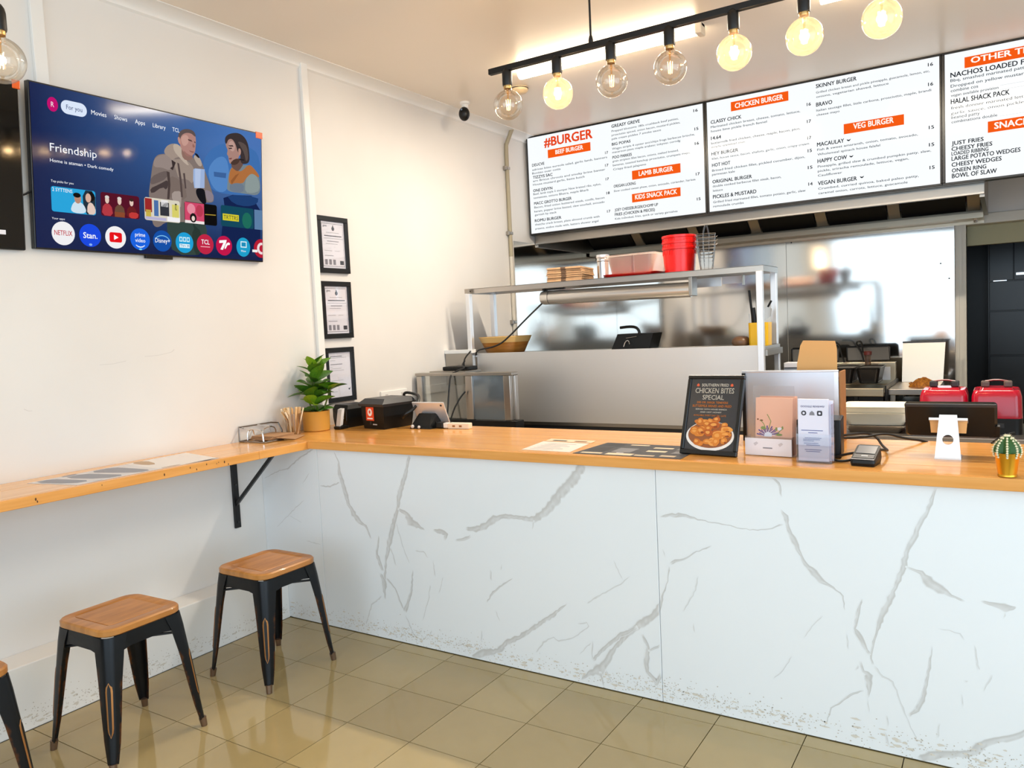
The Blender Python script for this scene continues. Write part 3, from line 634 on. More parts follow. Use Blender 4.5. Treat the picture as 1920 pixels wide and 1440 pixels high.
# ------------------------------------------------------------------ service counter
ct = thing('service_counter', 'long service counter with white grey-veined marble front', 'counter', (2.3, 2.98, 0))
MB().box(.005, 4.6, 2.70, 3.27, .0, .893).build('carcass', WHITE, ct, world=True)
pa = [MB().box(x0, x1, 2.68, 2.697, .003, .897, .0012, 1).build('front_panel', None, ct, world=True) for x0, x1 in ((.0005, .4155), (.4175, 2.1845), (2.1865, 4.6))]
for p in pa:
    p.data.materials.append(MARBLE); paint(p, lambda c: 0.)
def veins(parent, data, dx=0., clip=None, seed=1):
    rnd = random.Random(seed); bm = bmesh.new(); la = bm.verts.layers.float_color.new('w'); ox = origin(parent); lev = 0
    for pl in data:
        lev += 1; yy = 2.68 - .00025 - .00002 * lev
        # densify with jitter
        pts = []
        for (x0, z0, w0), (x1, z1, w1) in zip(pl, pl[1:]):
            n = max(2, int(math.hypot(x1 - x0, z1 - z0) / .012))
            for i in range(n):
                k = i / n; j = .0022 if i else 0
                pts.append((x0 + (x1 - x0) * k + rnd.uniform(-j, j), z0 + (z1 - z0) * k + rnd.uniform(-j, j), max(.0018, (w0 + (w1 - w0) * k) * rnd.uniform(.75, 1.2))))
        pts.append(pl[-1]); rows = []; big = max(p[2] for p in pl); dens = .55 if big < .006 else .8
        for i, (x, z, w) in enumerate(pts):
            a = pts[max(i - 1, 0)]; c = pts[min(i + 1, len(pts) - 1)]; d = Vector((c[0] - a[0], 0, c[1] - a[1]))
            d = d.normalized() if d.length > 1e-6 else Vector((1, 0, 0)); nn = Vector((-d.z, 0, d.x)); end = (i in (0, len(pts) - 1))
            row = []
            edge = rnd.uniform(.45, 1.); 
            for q, k in ((-.62, 0), (-.40, dens * edge), (0, dens * rnd.uniform(.45, .8)), (.40, dens), (.62, 0)):
                xx = x + dx + nn.x * q * w; zz = z + nn.z * q * w
                if clip: xx = min(max(xx, clip[0]), clip[1])
                zz = min(max(zz, .004), .896)
                v = bm.verts.new((xx - ox.x, yy - ox.y, zz - ox.z)); v[la] = ((0 if end else k),) * 3 + (1,); row.append(v)
            rows.append(row)
        for r0, r1 in zip(rows, rows[1:]):
            for i in range(4): bm.faces.new((r0[i], r0[i + 1], r1[i + 1], r1[i]))
    me = bpy.data.meshes.new('veining'); bm.to_mesh(me); bm.free()
    o = link('veining', me, MARBLE, parent); o['kind'] = 'stuff'; return o
veins(pa[1], VEINS_A, clip=(.419, 2.183), seed=3)
veins(pa[2], VEINS_B + [], clip=(2.188, 4.6), seed=5)
veins(pa[2], [[(x + 1.745, z, w) for x, z, w in pl] for pl in VEINS_A[24:]], clip=(2.95, 4.6), seed=6)
veins(pa[0], [[(.02, .72, .002), (.14, .77, .004), (.2, .78, .006), (.29, .84, .007), (.40, .893, .006)], [(.09, .47, .002), (.17, .53, .003), (.25, .59, .004), (.31, .63, .002)], [(.19, .54, .002), (.28, .51, .002)], [(.30, .42, .002), (.36, .415, .004), (.41, .41, .002)], [(.30, .71, .002), (.33, .74, .004), (.36, .77, .002)]], clip=(.002, .414), seed=7)
# scuffs and dirt along the foot of the marble and of the plinth
def dirt(parent, P, lo, hi, n, seed, m, host):
    rnd = random.Random(seed); b = MB()
    for _ in range(n):
        s = rnd.uniform(lo, hi); z = abs(rnd.gauss(.045, .022)) + .004
        k = .35 + .65 * (math.sin(s * 5.3 + seed) * .5 + .5)
        if rnd.random() > k: continue
        w = rnd.uniform(.0008, .0032); h = rnd.uniform(.0006, .0024); a = rnd.uniform(-.8, .8)
        pts = [(w * math.cos(t), h * math.sin(t)) for t in (0, 1.3, 2.2, 3.4, 4.4, 5.4)]
        pts = [(s + x * math.cos(a) - y * math.sin(a), z + x * math.sin(a) + y * math.cos(a)) for x, y in pts]
        b.poly([P(u, v) for u, v in pts])
    o = b.build('scuffing', m, host, world=True, fix=False); o['kind'] = 'stuff'
DIRT = mat('scuff_marks', 'C0B7AA', .7)
def smudges(P, lo, hi, n, seed, host):
    rnd = random.Random(seed); b = MB()
    for k in range(n):
        s = rnd.uniform(lo, hi); z = .022 + abs(rnd.gauss(.02, .02)); w = rnd.uniform(.004, .018); h = rnd.uniform(.002, .006); ph = rnd.uniform(0, 6)
        b.poly([P(s + w * rnd.uniform(.4, 1.2) * math.cos(ph + q * .7), z + h * rnd.uniform(.4, 1.2) * math.sin(ph + q * .7), k) for q in range(9)])
    o = b.build('smudging', mat('smudge', 'D9D2C6', .6), host, world=True, fix=False); o['kind'] = 'stuff'

dirt(None, lambda u, v: (u, 2.6793, v), .06, 4.2, 3400, 2, DIRT, ct)
bbl = bpy.data.objects['baseboard_left']
smudges(lambda u, v, k: (u, 2.67945 - k * 1e-7, v), .15, 4.2, 260, 3, ct); smudges(lambda u, v, k: (.14655 + k * 1e-7, u, v), .2, 2.66, 130, 4, bbl)
dirt(None, lambda u, v: (.1467, u, v), .2, 2.66, 1500, 5, DIRT, bbl)
# timber top: five boards along X and a front edging of several lengths
ys_ = [2.668, 2.800, 2.934, 3.066, 3.200, 3.332]
for y0, y1 in zip(ys_, ys_[1:]):
    MB().box(.002, 4.6, y0 + .0004, y1 - .0004, .897, .934, .0012, 1).build('plank', WOODX, ct, world=True)
for x0, x1 in ((.386, .645), (.6454, .72), (.7204, 1.37), (1.3704, 4.6)):
    MB().box(x0, x1, 2.650, 2.6676, .8965, .9335, .0015, 1).build('edging', WOODE, ct, world=True)

# ------------------------------------------------------------------ wall shelf and bracket
sh = thing('wall_shelf', 'long timber bar ledge of two boards fixed along the left wall', 'shelf', (.19, 1.0, .89))
for x0, x1 in ((.002, .172), (.1735, .366)):
    MB().box(x0, x1, -.7, 2.6665, .893, .930, .0015, 1).build('plank', WOODY, sh, world=True)
for y0, y1 in ((-.7, .9), (.9006, 2.36), (2.3606, 2.6665)):
    MB().box(.3664, .385, y0, y1, .8925, .9298, .0015, 1).build('edging', WOODEY, sh, world=True)
KN = mat('timber_knot', '5A3413', .5)
for y, z, r in ((1.38, .914, .004), (1.385, .905, .003), (1.62, .918, .002), (1.88, .91, .004), (2.0, .917, .003), (2.03, .905, .003), (2.08, .918, .003), (2.13, .912, .002), (2.14, .916, .002), (2.17, .913, .004), (1.25, .922, .002), (2.19, .9, .003)):
    MB().poly([(.3853, y + r * math.cos(a) * .8, z + r * 1.5 * math.sin(a)) for a in [i * PI / 4 for i in range(8)]]).build('knot', KN, sh, world=True, fix=False)
t = thing('shelf_bracket', 'black steel Y shaped bracket under the timber bar ledge', 'bracket', (0, 2.505, .86), )
MB().box(.0, .012, 2.488, 2.522, .50, .892, .002).build('wall_plate', BLACKM, t, world=True)
MB().tube([(.008, 2.505, .62), (.30, 2.505, .882)], .011, 4).build('strut', BLACKM, t, world=True)
MB().box(.0, .33, 2.490, 2.520, .884, .8925, .001).build('top_plate', BLACKM, t, world=True)
for z in (.53, .72): MB().cyl((.012, 2.505, z), (.016, 2.505, z), .005, 8).build('bolt', DARK, t, world=True)

# ------------------------------------------------------------------ wall screens
def tv_frame(o):
    frame_matrix(o, (.030, 0, 1.845), (0, 1, 0), (.055, 0, .645))
tv = thing('television', 'wall television lit with a blue streaming home page', 'television'); tv_frame(tv)
BEZ = mat('television_bezel', '0C0C0E', .3)
TW = (1.632, 2.762, -.003, .646)
MB().box(TW[0], TW[1], TW[2], TW[3], -.03, -.0015, .003).build('casing', BEZ, tv)
MB().box(2.0, 2.4, .15, .5, -.075, -.028).build('wall_mount', BLACKM, tv)
MB().box(2.108, 2.243, -.016, -.002, -.02, -.004, .002).build('sensor_bar', BLACK, tv)
# screen: blue gradient
scm = mat('television_screen', '050608', .08, spec=.22)
nt = scm.node_tree; p = nt.nodes['Principled BSDF']
tc = nt.nodes.new('ShaderNodeTexCoord'); sx = nt.nodes.new('ShaderNodeSeparateXYZ'); nt.links.new(tc.outputs['Object'], sx.inputs[0])
mrx = nt.nodes.new('ShaderNodeMapRange'); mrx.inputs['From Min'].default_value = 1.64; mrx.inputs['From Max'].default_value = 2.6; nt.links.new(sx.outputs[0], mrx.inputs['Value'])
mry = nt.nodes.new('ShaderNodeMapRange'); mry.inputs['From Min'].default_value = .02; mry.inputs['From Max'].default_value = .5; nt.links.new(sx.outputs[1], mry.inputs['Value'])
ra = nt.nodes.new('ShaderNodeMix'); ra.data_type = 'RGBA'; ra.inputs['A'].default_value = lin('0E1F4C'); ra.inputs['B'].default_value = lin('3F6FB2'); nt.links.new(mrx.outputs[0], ra.inputs['Factor'])
rb = nt.nodes.new('ShaderNodeMix'); rb.data_type = 'RGBA'; rb.inputs['A'].default_value = lin('0A1A48'); nt.links.new(ra.outputs['Result'], rb.inputs['B']); nt.links.new(mry.outputs[0], rb.inputs['Factor'])
nt.links.new(rb.outputs['Result'], p.inputs['Emission Color']); p.inputs['Emission Strength'].default_value = .9
scr = flat('screen', [(1.638, .004), (2.756, .004), (2.756, .640), (1.638, .640)], scm, tv, 0.)
def E(col, st=.9): return emis('screen_' + col, col, st)
def pic(name, pts, col, z, parent=None): return flat(name, pts, E(col), parent or scr, z)
def sm(pts, it=2):
    for _ in range(it):
        n = []
        for a, b in zip(pts, pts[1:] + pts[:1]): n += [(a[0] * .75 + b[0] * .25, a[1] * .75 + b[1] * .25), (a[0] * .25 + b[0] * .75, a[1] * .25 + b[1] * .75)]
        pts = n
    return pts
# two men in the still
for k, (col, it, pts) in enumerate(STILL):
    if it == 0: it = 0
    pic('picture', [(min(max(x, 1.64), 2.755), max(y, .005)) for x, y in (sm(pts, it) if it else pts)], col, .0003 + k * .00002)
# navigation row
pic('avatar', ell(1.7225, .571, .021, .028), 'C4106E', .0015); text('R', 1.716, .561, .012, .02, E('F6E8F0'), scr, z=.002)
pic('pill', [(x, y) for x, y, z in rrect(1.755, 1.860, .545, .599, .026, 6)], 'DCE8FB', .0015)
tx = E('F4F6FA', .95)
for s, x, w in (('For you', 1.776, .065), ('Movies', 1.878, .065), ('Shows', 1.977, .058), ('Apps', 2.071, .047), ('Library', 2.155, .063), ('TCL', 2.252, .036)):
    text(s, x, .564, w, .018, E('3A4A78') if s == 'For you' else tx, scr, .004, z=.002)
text('Friendship', 1.705, .388, .190, .032, tx, scr, z=.002)
text('Home is atsman \u2022 Dark comedy', 1.703, .346, .263, .013, tx, scr, .004, z=.002)
text('Top picks for you', 1.703, .267, .09, .009, tx, scr, z=.002)
text('Your apps', 1.701, .120, .051, .008, tx, scr, z=.002)
# thumbnails
def thumb(x0, x1, y0, y1, col): return pic('thumbnail', [(x, y) for x, y, z in rrect(x0, x1, y0, y1, .010)], col, .0016)
def blob(parent, cx, cyy, rx, ry, col, z): pic('picture', ell(cx, cyy, rx, ry, 14), col, z, parent)
th = thumb(1.702, 1.883, .151, .251, '2AA5DC'); text('2 SYTTENS', 1.707, .232, .08, .014, tx, th, z=.0004)
pic('picture', sm([(1.832, .152), (1.828, .25), (1.882, .25), (1.882, .152)], 1), '22323F', .0003, th)
pic('picture', sm([(1.775, .153), (1.785, .19), (1.805, .205), (1.835, .19), (1.845, .153)], 2), 'CFE3F0', .0004, th)
pic('picture', sm([(1.845, .153), (1.848, .195), (1.865, .205), (1.882, .18), (1.880, .153)], 1), 'E3C9BC', .0005, th)
blob(th, 1.808, .212, .014, .02, 'B98A74', .0006); blob(th, 1.805, .226, .016, .01, '141210', .0007); blob(th, 1.852, .22, .012, .019, 'D9B09C', .0006); blob(th, 1.864, .226, .016, .02, '191312', .00055)
th = thumb(1.905, 2.080, .153, .252, '571226')
for cx, c in ((1.933, 'B43A44'), (1.988, '6B4B3A'), (2.043, '6A1F22')):
    pic('picture', sm([(cx - .026, .155), (cx - .018, .205), (cx + .018, .205), (cx + .026, .155)], 1), c, .0004, th); blob(th, cx, .222, .009, .016, 'E2C6B8', .0006); blob(th, cx, .233, .0095, .007, 'D9D2CC' if cx < 2 else '3A2420', .0007)
pic('picture', [(1.965, .154), (2.01, .154), (2.01, .175), (1.965, .175)], '8C4A2E', .0008, th); pic('picture', sm([(2.03, .154), (2.03, .18), (2.076, .18), (2.07, .154)], 1), 'C23A38', .0008, th)
th = thumb(2.104, 2.281, .154, .254, 'D9D2C0')
for x0, x1, y0, y1, c in ((2.106, 2.14, .19, .25, '9C2A2A'), (2.11, 2.135, .17, .20, 'C7B04A'), (2.15, 2.172, .175, .245, '4A6FA8'), (2.18, 2.225, .18, .24, '34363C'), (2.185, 2.22, .22, .25, 'E9E7E6'), (2.24, 2.275, .175, .235, 'D8CF6A'), (2.255, 2.265, .21, .24, '2A2A22'), (2.108, 2.21, .157, .17, 'B9B4D2'), (2.215, 2.279, .157, .178, 'F3F1F4')):
    pic('picture', [(x0, y0), (x1, y0), (x1, y1), (x0, y1)], c, .0004, th)
th = thumb(2.304, 2.482, .158, .257, '0C0B0C')
pic('picture', [(2.306, .16), (2.41, .16), (2.41, .255), (2.306, .255)], 'D0486A', .0003, th); blob(th, 2.34, .225, .022, .025, 'E58C9E', .0005); blob(th, 2.385, .22, .02, .028, 'B93A52', .0005); blob(th, 2.35, .185, .018, .022, '1A1516', .0006); blob(th, 2.35, .182, .009, .012, 'E8D3C8', .0007)
pic('picture', [(2.306, .159), (2.41, .159), (2.41, .172), (2.306, .172)], 'EDE6E4', .0004, th); pic('picture', [(2.415, .205), (2.475, .207), (2.475, .211), (2.415, .209)], 'B79A3A', .0004, th)
th = thumb(2.505, 2.701, .161, .262, '12485C'); pic('picture', [(2.515, .19), (2.61, .19), (2.61, .222), (2.515, .222)], 'D9CC2E', .0003, th); blob(th, 2.66, .2, .03, .04, '1E6B5A', .0003)
text('TRTTRS', 2.52, .196, .085, .02, E('1C3A3A'), th, z=.0006)
th = pic('thumbnail', [(2.706, .161), (2.756, .161), (2.756, .26), (2.706, .26)], '5D7FA6', .0016)
# app icons
def icon(cx, col, rx=.0465): return pic('app_icon', ell(cx, .066, rx, .0475, 32), col, .0018)
i1 = icon(1.744, 'F2F1F3'); text('NETFLIX', 1.744 - .036, .058, .072, .020, E('C0102A'), i1, .01, z=.0004)
i1 = icon(1.855, '1B49E0'); text('Stan.', 1.855 - .03, .054, .06, .024, tx, i1, .015, z=.0004); pic('mark', ell(1.855, .028, .007, .005, 10), '8FB6F5', .0004, i1)
i1 = icon(1.966, 'F4F3F4'); pic('mark', [(x, y) for x, y, z in rrect(1.938, 1.994, .045, .087, .008)], 'E8131B', .0004, i1); pic('mark', [(1.958, .055), (1.978, .066), (1.958, .077)], 'FFFFFF', .0008, i1)
i1 = icon(2.079, '1C63E0'); text('prime', 2.079 - .024, .078, .048, .017, tx, i1, .01, z=.0004); text('video', 2.079 - .024, .053, .048, .017, tx, i1, .01, z=.0004)
pic('mark', [(2.058, .042), (2.068, .036), (2.079, .034), (2.09, .036), (2.10, .042), (2.10, .038), (2.09, .031), (2.079, .029), (2.068, .031), (2.058, .038)], 'E8F0FF', .0004, i1); pic('mark', ell(2.079, .022, .008, .004, 10), '6FD0F5', .0004, i1)
i1 = icon(2.187, '1450A8'); text('Disney+', 2.187 - .036, .058, .074, .02, tx, i1, .006, z=.0004)
pic('mark', [(2.187 + .040 * math.cos(a), .060 + .032 * math.sin(a)) for a in [.3 + i * .24 for i in range(11)]] + [(2.187 + .037 * math.cos(a), .060 + .028 * math.sin(a)) for a in [2.7 - i * .24 for i in range(11)]], '7FC4F0', .0004, i1)
i1 = icon(2.301, '1FA0D8')
for k in range(3): pic('mark', [(2.274 + k * .019, .070), (2.290 + k * .019, .070), (2.290 + k * .019, .092), (2.274 + k * .019, .092)], 'C9EDFA', .0004, i1); pic('mark', [(2.278 + k * .019, .075), (2.286 + k * .019, .075), (2.286 + k * .019, .087), (2.278 + k * .019, .087)], '1FA0D8', .0006, i1)
pic('mark', [(2.274, .042), (2.328, .042), (2.328, .060), (2.274, .060)], 'E4F6FC', .0004, i1); text('TV+ M', 2.277, .045, .048, .012, E('1F7FB8'), i1, .01, z=.0007)
i1 = icon(2.413, 'C02545'); text('TCL', 2.413 - .022, .066, .046, .022, tx, i1, .012, z=.0004); pic('mark', [(2.387, .052), (2.439, .052), (2.439, .056), (2.387, .056)], 'F0A9B4', .0004, i1)
i1 = icon(2.520, 'C4164A'); pic('mark', [(2.492, .09), (2.535, .095), (2.532, .082), (2.512, .045), (2.498, .047), (2.516, .08), (2.492, .077)], 'FFFFFF', .0004, i1); pic('mark', sm([(2.53, .075), (2.545, .085), (2.556, .078), (2.55, .07), (2.54, .072), (2.528, .05), (2.52, .052)], 1), 'FFFFFF', .0005, i1)
i1 = icon(2.635, '1E9FCB', .042); pic('mark', [(2.618, .064), (2.655, .064), (2.655, .095), (2.618, .095)], 'DDF3FA', .0004, i1); pic('mark', [(2.623, .069), (2.65, .069), (2.65, .09), (2.623, .09)], '1E8FBB', .0006, i1); text('9Now', 2.62, .042, .03, .01, tx, i1, z=.0004)
i1 = pic('app_icon', [(2.7392 + .0168, .066 + .045)] + [(2.746 + .046 * math.cos(a), .066 + .0475 * math.sin(a)) for a in [1.35 + i * .2 for i in range(19)]] + [(2.756, .02)], 'B81C34', .0018)
pic('mark', [(2.748 + .028 * math.cos(a), .066 + .030 * math.sin(a)) for a in [1.35 + i * .2 for i in range(19)]], 'F0DDE0', .0004, i1); pic('mark', [(2.75 + .016 * math.cos(a), .066 + .018 * math.sin(a)) for a in [1.35 + i * .2 for i in range(19)]], 'B81C34', .0007, i1)
pic('sticker', [(2.690, .045), (2.722, .045), (2.722, .058), (2.690, .058)], 'F2F2F2', .002)
ORG = mat('orange_corner_tab', 'E8601C', .3)
MB().box(2.722, 2.764, .617, .649, -.004, .0015, .002).build('corner_tab', ORG, tv)
# second television, switched off
tv2 = thing('television', 'black switched-off television at the left edge of the picture', 'television'); tv_frame(tv2)
MB().box(.47, 1.600, -.012, .628, -.03, -.0015, .006).build('casing', BEZ, tv2)
flat('screen', [(.476, -.006), (1.594, -.006), (1.594, .622), (.476, .622)], mat('dead_screen', '030303', .06), tv2, 0.)
MB().box(.85, 1.2, .15, .5, -.075, -.028).build('wall_mount', BLACKM, tv2)
MB().box(1.574, 1.604, .600, .634, -.006, .003, .004).build('corner_tab', ORG, tv2)
flat('sticker', [(1.44, .045), (1.527, .045), (1.527, .062), (1.44, .062)], PAPER, tv2, .0004)
t = thing('video_cable', 'short black cable between the two televisions', 'cable', (.03, 1.62, 2.06)); MB().tube([(.02, 1.585, 2.04), (.03, 1.615, 2.055), (.035, 1.65, 2.08)], .004, 6).build('lead', CABLE, t, True, world=True)

# ------------------------------------------------------------------ framed certificates
def pframe(y0, y1, z0, z1, label, kind):
    t = thing('picture_frame', label, 'picture frame', group='framed certificates on the left wall')
    frame_matrix(t, (.002, y0, z0), (0, 1, 0), (0, 0, 1)); w, h = y1 - y0, z1 - z0; bw = .028
    m = MB()
    for a, b_, c, d in ((0, w, 0, bw), (0, w, h - bw, h), (0, bw, bw, h - bw), (w - bw, w, bw, h - bw)): m.box(a, b_, c, d, 0, .018, .0015, 1)
    m.build('frame', BLACKF, t)
    pg = flat('certificate', [(bw, bw), (w - bw, bw), (w - bw, h - bw), (bw, h - bw)], PAPER, t, .008)
    def line(x0, x1, y, hh=.002, m_=INK): flat('lettering', [(x0, y), (x1, y), (x1, y + hh), (x0, y + hh)], m_, pg, .0006)
    if kind == 'cert':
        for a, b_, c, d in ((bw + .008, w - bw - .008, h - bw - .014, h - bw - .011), (bw + .008, w - bw - .008, bw + .010, bw + .013), (bw + .008, bw + .010, bw + .010, h - bw - .011), (w - bw - .010, w - bw - .008, bw + .010, h - bw - .011)): flat('border', [(a, c), (b_, c), (b_, d), (a, d)], INK, pg, .0005)
        flat('emblem', ell(w * .52, h - .068, .011, .012, 12), INKD, pg, .0006); flat('emblem', ell(w * .52, h - .055, .004, .008, 8), INKD, pg, .0007)
        text('gove', bw + .02, h - .058, .03, .012, INKD, pg, .01, z=.0006)
        line(.07, w - .07, h - .092); line(.055, w - .05, h - .112, .005, INKD); line(.05, w - .04, h - .125); line(.075, w - .075, h - .142, .004); line(.065, w - .085, h - .156)
        line(.05, .11, h - .195, .002); line(.13, .17, h - .195, .0015); line(.05, .12, bw + .07, .003)
        MB().tube([(.08, .08, .0012), (.13, .15, .0012), (.175, .235, .0012)], .0009, 4).build('signature', INK, pg); MB().tube([(.095, .09, .0012), (.14, .145, .0012), (.168, .19, .0012)], .0008, 4).build('signature', INK, pg)
        flat('emblem', [(w - bw - .045, bw + .022), (w - bw - .015, bw + .022), (w - bw - .015, bw + .045), (w - bw - .045, bw + .045)], INKD, pg, .0007)
        for a in range(3): flat('emblem', rr2(.05 + a * .032, .07 + a * .032, bw + .02, bw + .05), INK, pg, .0007)
    else:
        for y, x1, hh, mm in ((h - .052, .14, .003, INKD), (h - .060, .175, .0015, INK), (h - .075, .085, .0015, INK), (h - .098, .14, .003, INKD), (h - .112, .06, .0015, INK), (h - .122, .13, .0015, INK), (h - .133, .15, .0015, INK), (.125, .14, .0015, INK), (.09, .1, .0015, INK), (.06, .09, .0015, INK)): line(.045, x1, y, hh, mm)
        flat('emblem', sm([(w - .06, .075), (w - .04, .075), (w - .035, .085), (w - .05, .06)], 1), INKD, pg, .0007)
    MB().box(bw - .002, w - bw + .002, bw - .002, h - bw + .002, .0115, .0125).build('glazing', glass_mat('frame_glazing', 'FCFCFD', .015, edge=.10), t)
    return t
def rr2(a, b_, c, d): return [(a, c), (b_, c), (b_, d), (a, d)]
pframe(3.168, 3.410, 1.805, 2.127, 'black framed certificate, topmost of the three on the left wall', 'cert')
pframe(3.165, 3.405, 1.429, 1.757, 'black framed certificate hung in the middle of the three frames', 'cert')
pframe(3.163, 3.398, 1.060, 1.376, 'black framed typed letter behind the potted plant, lowest frame', 'letter')

# ------------------------------------------------------------------ stools
SB = attr_mat('worn_black_steel', '15171A', '6E4426', rough=.34, metal=.55, noise=40, metal2=.9)
COP = mat('worn_copper_edge', 'B07A48', .3, .8)
FOOT = mat('bronze_foot', '7C6450', .35, .7)
st0 = thing('stool', 'metal stool with timber seat nearest the marble counter', 'stool', (0, 0, 0), group='low metal stools along the left wall')
m = MB(); R = [rrect(-.150, .150, -.150, .150, .05, 5, .450), rrect(-.156, .156, -.156, .156, .055, 5, .455), rrect(-.156, .156, -.156, .156, .055, 5, .472), rrect(-.151, .151, -.151, .151, .052, 5, .4775), rrect(-.112, .112, -.112, .112, .02, 5, .4778), rrect(-.108, .108, -.108, .108, .018, 5, .4755)]
m.loft(R); m.build('seat', SEATW, st0, True)
GRV = mat('seat_groove', '9C6230', .5)
MB().box(-.1065, .1065, -.1065, .1065, .4745, .4772, .0008, 1).build('seat_inset', SEATW, st0)
m = MB()  # apron: skirt under the seat
o_, i_ = .150, .146
for q in range(4):
    c, s = [(1, 0), (0, 1), (-1, 0), (0, -1)][q]
    pts = [(o_, -.12, .452), (o_, .12, .452), (o_ + .004, .10, .392), (o_ + .003, .06, .400), (o_ + .002, -.06, .400), (o_ + .004, -.10, .392)]
    rot = [(x * c - y * s, x * s + y * c, z) for x, y, z in pts]
    m.poly(rot, .003, (-c, -s, 0))
m.build('apron', SB, st0); paint(st0.children[-1], lambda c: 0.)
leg_ms = []
for k, (sx_, sy_) in enumerate(((1, 1), (-1, 1), (-1, -1), (1, -1))):
    m = MB(); rings = []
    for z, off, w, rr in ((.449, .152, .078, .035), (.40, .158, .066, .033), (.30, .167, .054, .030), (.20, .175, .046, .026), (.10, .1825, .037, .021), (.030, .187, .025, .014)):
        n = 6; outer = []
        cxy = off - rr
        outer.append((off, off - w)); 
        for i in range(n + 1):
            a = i * PI / 2 / n; outer.append((cxy + rr * math.cos(a), cxy + rr * math.sin(a)))
        outer.append((off - w, off))
        tk = .0035; inner = [(off - w, off - tk)]
        for i in range(n + 1):
            a = PI / 2 - i * PI / 2 / n; inner.append((cxy + (rr - tk) * math.cos(a), cxy + (rr - tk) * math.sin(a)))
        inner.append((off - tk, off - w))
        rings.append([(x * sx_, y * sy_, z) for x, y in outer + inner])
    m.loft(rings); lg = m.build('leg', SB, st0, True)
    def wearf(c, sx_=sx_, sy_=sy_):
        d = abs(abs(c.x) - abs(c.y)); w_ = .028 + .05 * c.z / .449
        e = .85 if (d > w_ * .8 and c.z < .38) else 0
        return max(e, .45 if c.z < .06 else 0, .0)
    paint(lg, wearf)
    # slot with a copper rim pressed into the corner
    dg = Vector((sx_, sy_, 0)).normalized(); tn = Vector((-dg.y, dg.x, 0))
    def onleg(z):
        T = ((.449, .152, .035), (.40, .158, .033), (.30, .167, .030), (.20, .175, .026), (.10, .1825, .021), (.030, .187, .014))
        for (za_, oa, ra_), (zb_, ob, rb_) in zip(T, T[1:]):
            if zb_ <= z <= za_: break
        f = (z - za_) / (zb_ - za_); off = oa + (ob - oa) * f; rr = ra_ + (rb_ - ra_) * f
        return ((off - rr) * math.sqrt(2) + rr)
    for nm, hw, ex, mm in (('slot_rim', .0105, .0012, COP), ('slot', .0076, .0020, BLACK)):
        q = MB(); za, zb = .125 - .004 * (nm == 'slot_rim'), .300 + .004 * (nm == 'slot_rim'); rows = []
        for i in range(13):
            k_ = i / 12; z = za + (zb - za) * k_; e = min(1, math.sin(PI * k_) * 3.2); w = hw * e * (.85 + .3 * k_) + .0004; rr_ = onleg(z) + ex
            rows.append([dg * (rr_ - .003) + tn * -w + Vector((0, 0, z)), dg * rr_ + tn * -w * .6 + Vector((0, 0, z)), dg * rr_ + tn * w * .6 + Vector((0, 0, z)), dg * (rr_ - .003) + tn * w + Vector((0, 0, z))])
        q.loft(rows); s_o = q.build(nm, mm, lg)
    fx = MB(); fx.cyl((.181 * sx_, .181 * sy_, .0), (.1775 * sx_, .1775 * sy_, .034), .0115, 10, .014); fx.build('foot', FOOT, lg, True)
MB().tube([(.15, .15, .372), (-.15, -.15, .372)], .005, 6).tube([(.15, -.15, .366), (-.15, .15, .366)], .005, 6).build('cross_brace', BLACKM, st0, True)
MB().box(-.02, .02, -.02, .02, .36, .378, .002).build('brace_plate', BLACKM, st0)
st1 = copy_tree(st0); st2 = copy_tree(st0)
st0.location = (.563, 2.215, 0); st1.location = (.553, 1.553, 0); st2.location = (.548, .968, 0)
st0.rotation_euler.z = .0; st1.rotation_euler.z = .03; st2.rotation_euler.z = -.02
st1['label'] = 'middle metal stool with timber seat under the bar ledge'
st2['label'] = 'metal stool with timber seat cut off by the left edge of the picture'

# ------------------------------------------------------------------ lights
BULB_ON = glass_mat('lit_amber_bulb', 'FFEFD8', .05, .085, 'FFE9D2', edge=.5)
BULB = glass_mat('clear_amber_bulb', 'FFF8EE', .05, 0, 'FFE9C0', edge=.55)
FIL_ON = emis('lit_filament', 'FFDDA0', 30); FIL = emis('dim_filament', 'FFCF88', 8)
BRASS = mat('brass_collar', 'C9A56A', .3, .9)
def bulb_parts(tl, x, y, z, bright):
    """socket, glass globe, collar and filaments hanging at the globe centre x, y, z (relative to the fixture)"""
    MB().lathe([(.004, .156), (.013, .152), (.019, .142), (.0215, .13), (.0215, .086), (.020, .080), (.004, .080)], (x, y, z), 16).build('socket', BLACKM, tl, True)
    g_ = MB(); pr = [(.0155, .078), (.0165, .066)] + [(.0625 * math.sin(a), .0625 * math.cos(a)) for a in [.30 + i * (PI - .30) / 16 for i in range(16)]] + [(.001, -.0625)]
    g_.lathe(pr, (x, y, z), 28, cap=False); gb = g_.build('bulb', BULB_ON if bright else BULB, tl, 'all')
    MB().lathe([(.017, .082), (.0175, .074), (.016, .068)], (x, y, z), 16, cap=False).build('collar', BRASS, gb, True)
    MB().cyl((x, y, z + .066), (x, y, z + .02), .005, 8, .003).build('stem', glass_mat('stem_glass', 'FFE6BC', .1), gb, True)
    f_ = MB()
    for k in range(4):
        a = k * PI / 2 + .5; f_.cyl((x + .009 * math.cos(a), y + .009 * math.sin(a), z + .022), (x + .006 * math.cos(a), y + .006 * math.sin(a), z - .022), .0042 if bright else .0012, 6)
    f_.build('filament', FIL_ON if bright else FIL, gb, True)
tl = thing('track_light', 'black bar pendant with seven globe bulbs over the counter', 'pendant light', (2.21, 2.9, 2.548))
MB().box(1.396, 3.055, 2.888, 2.912, 2.536, 2.560, .002).build('bar', BLACKM, tl, world=True)
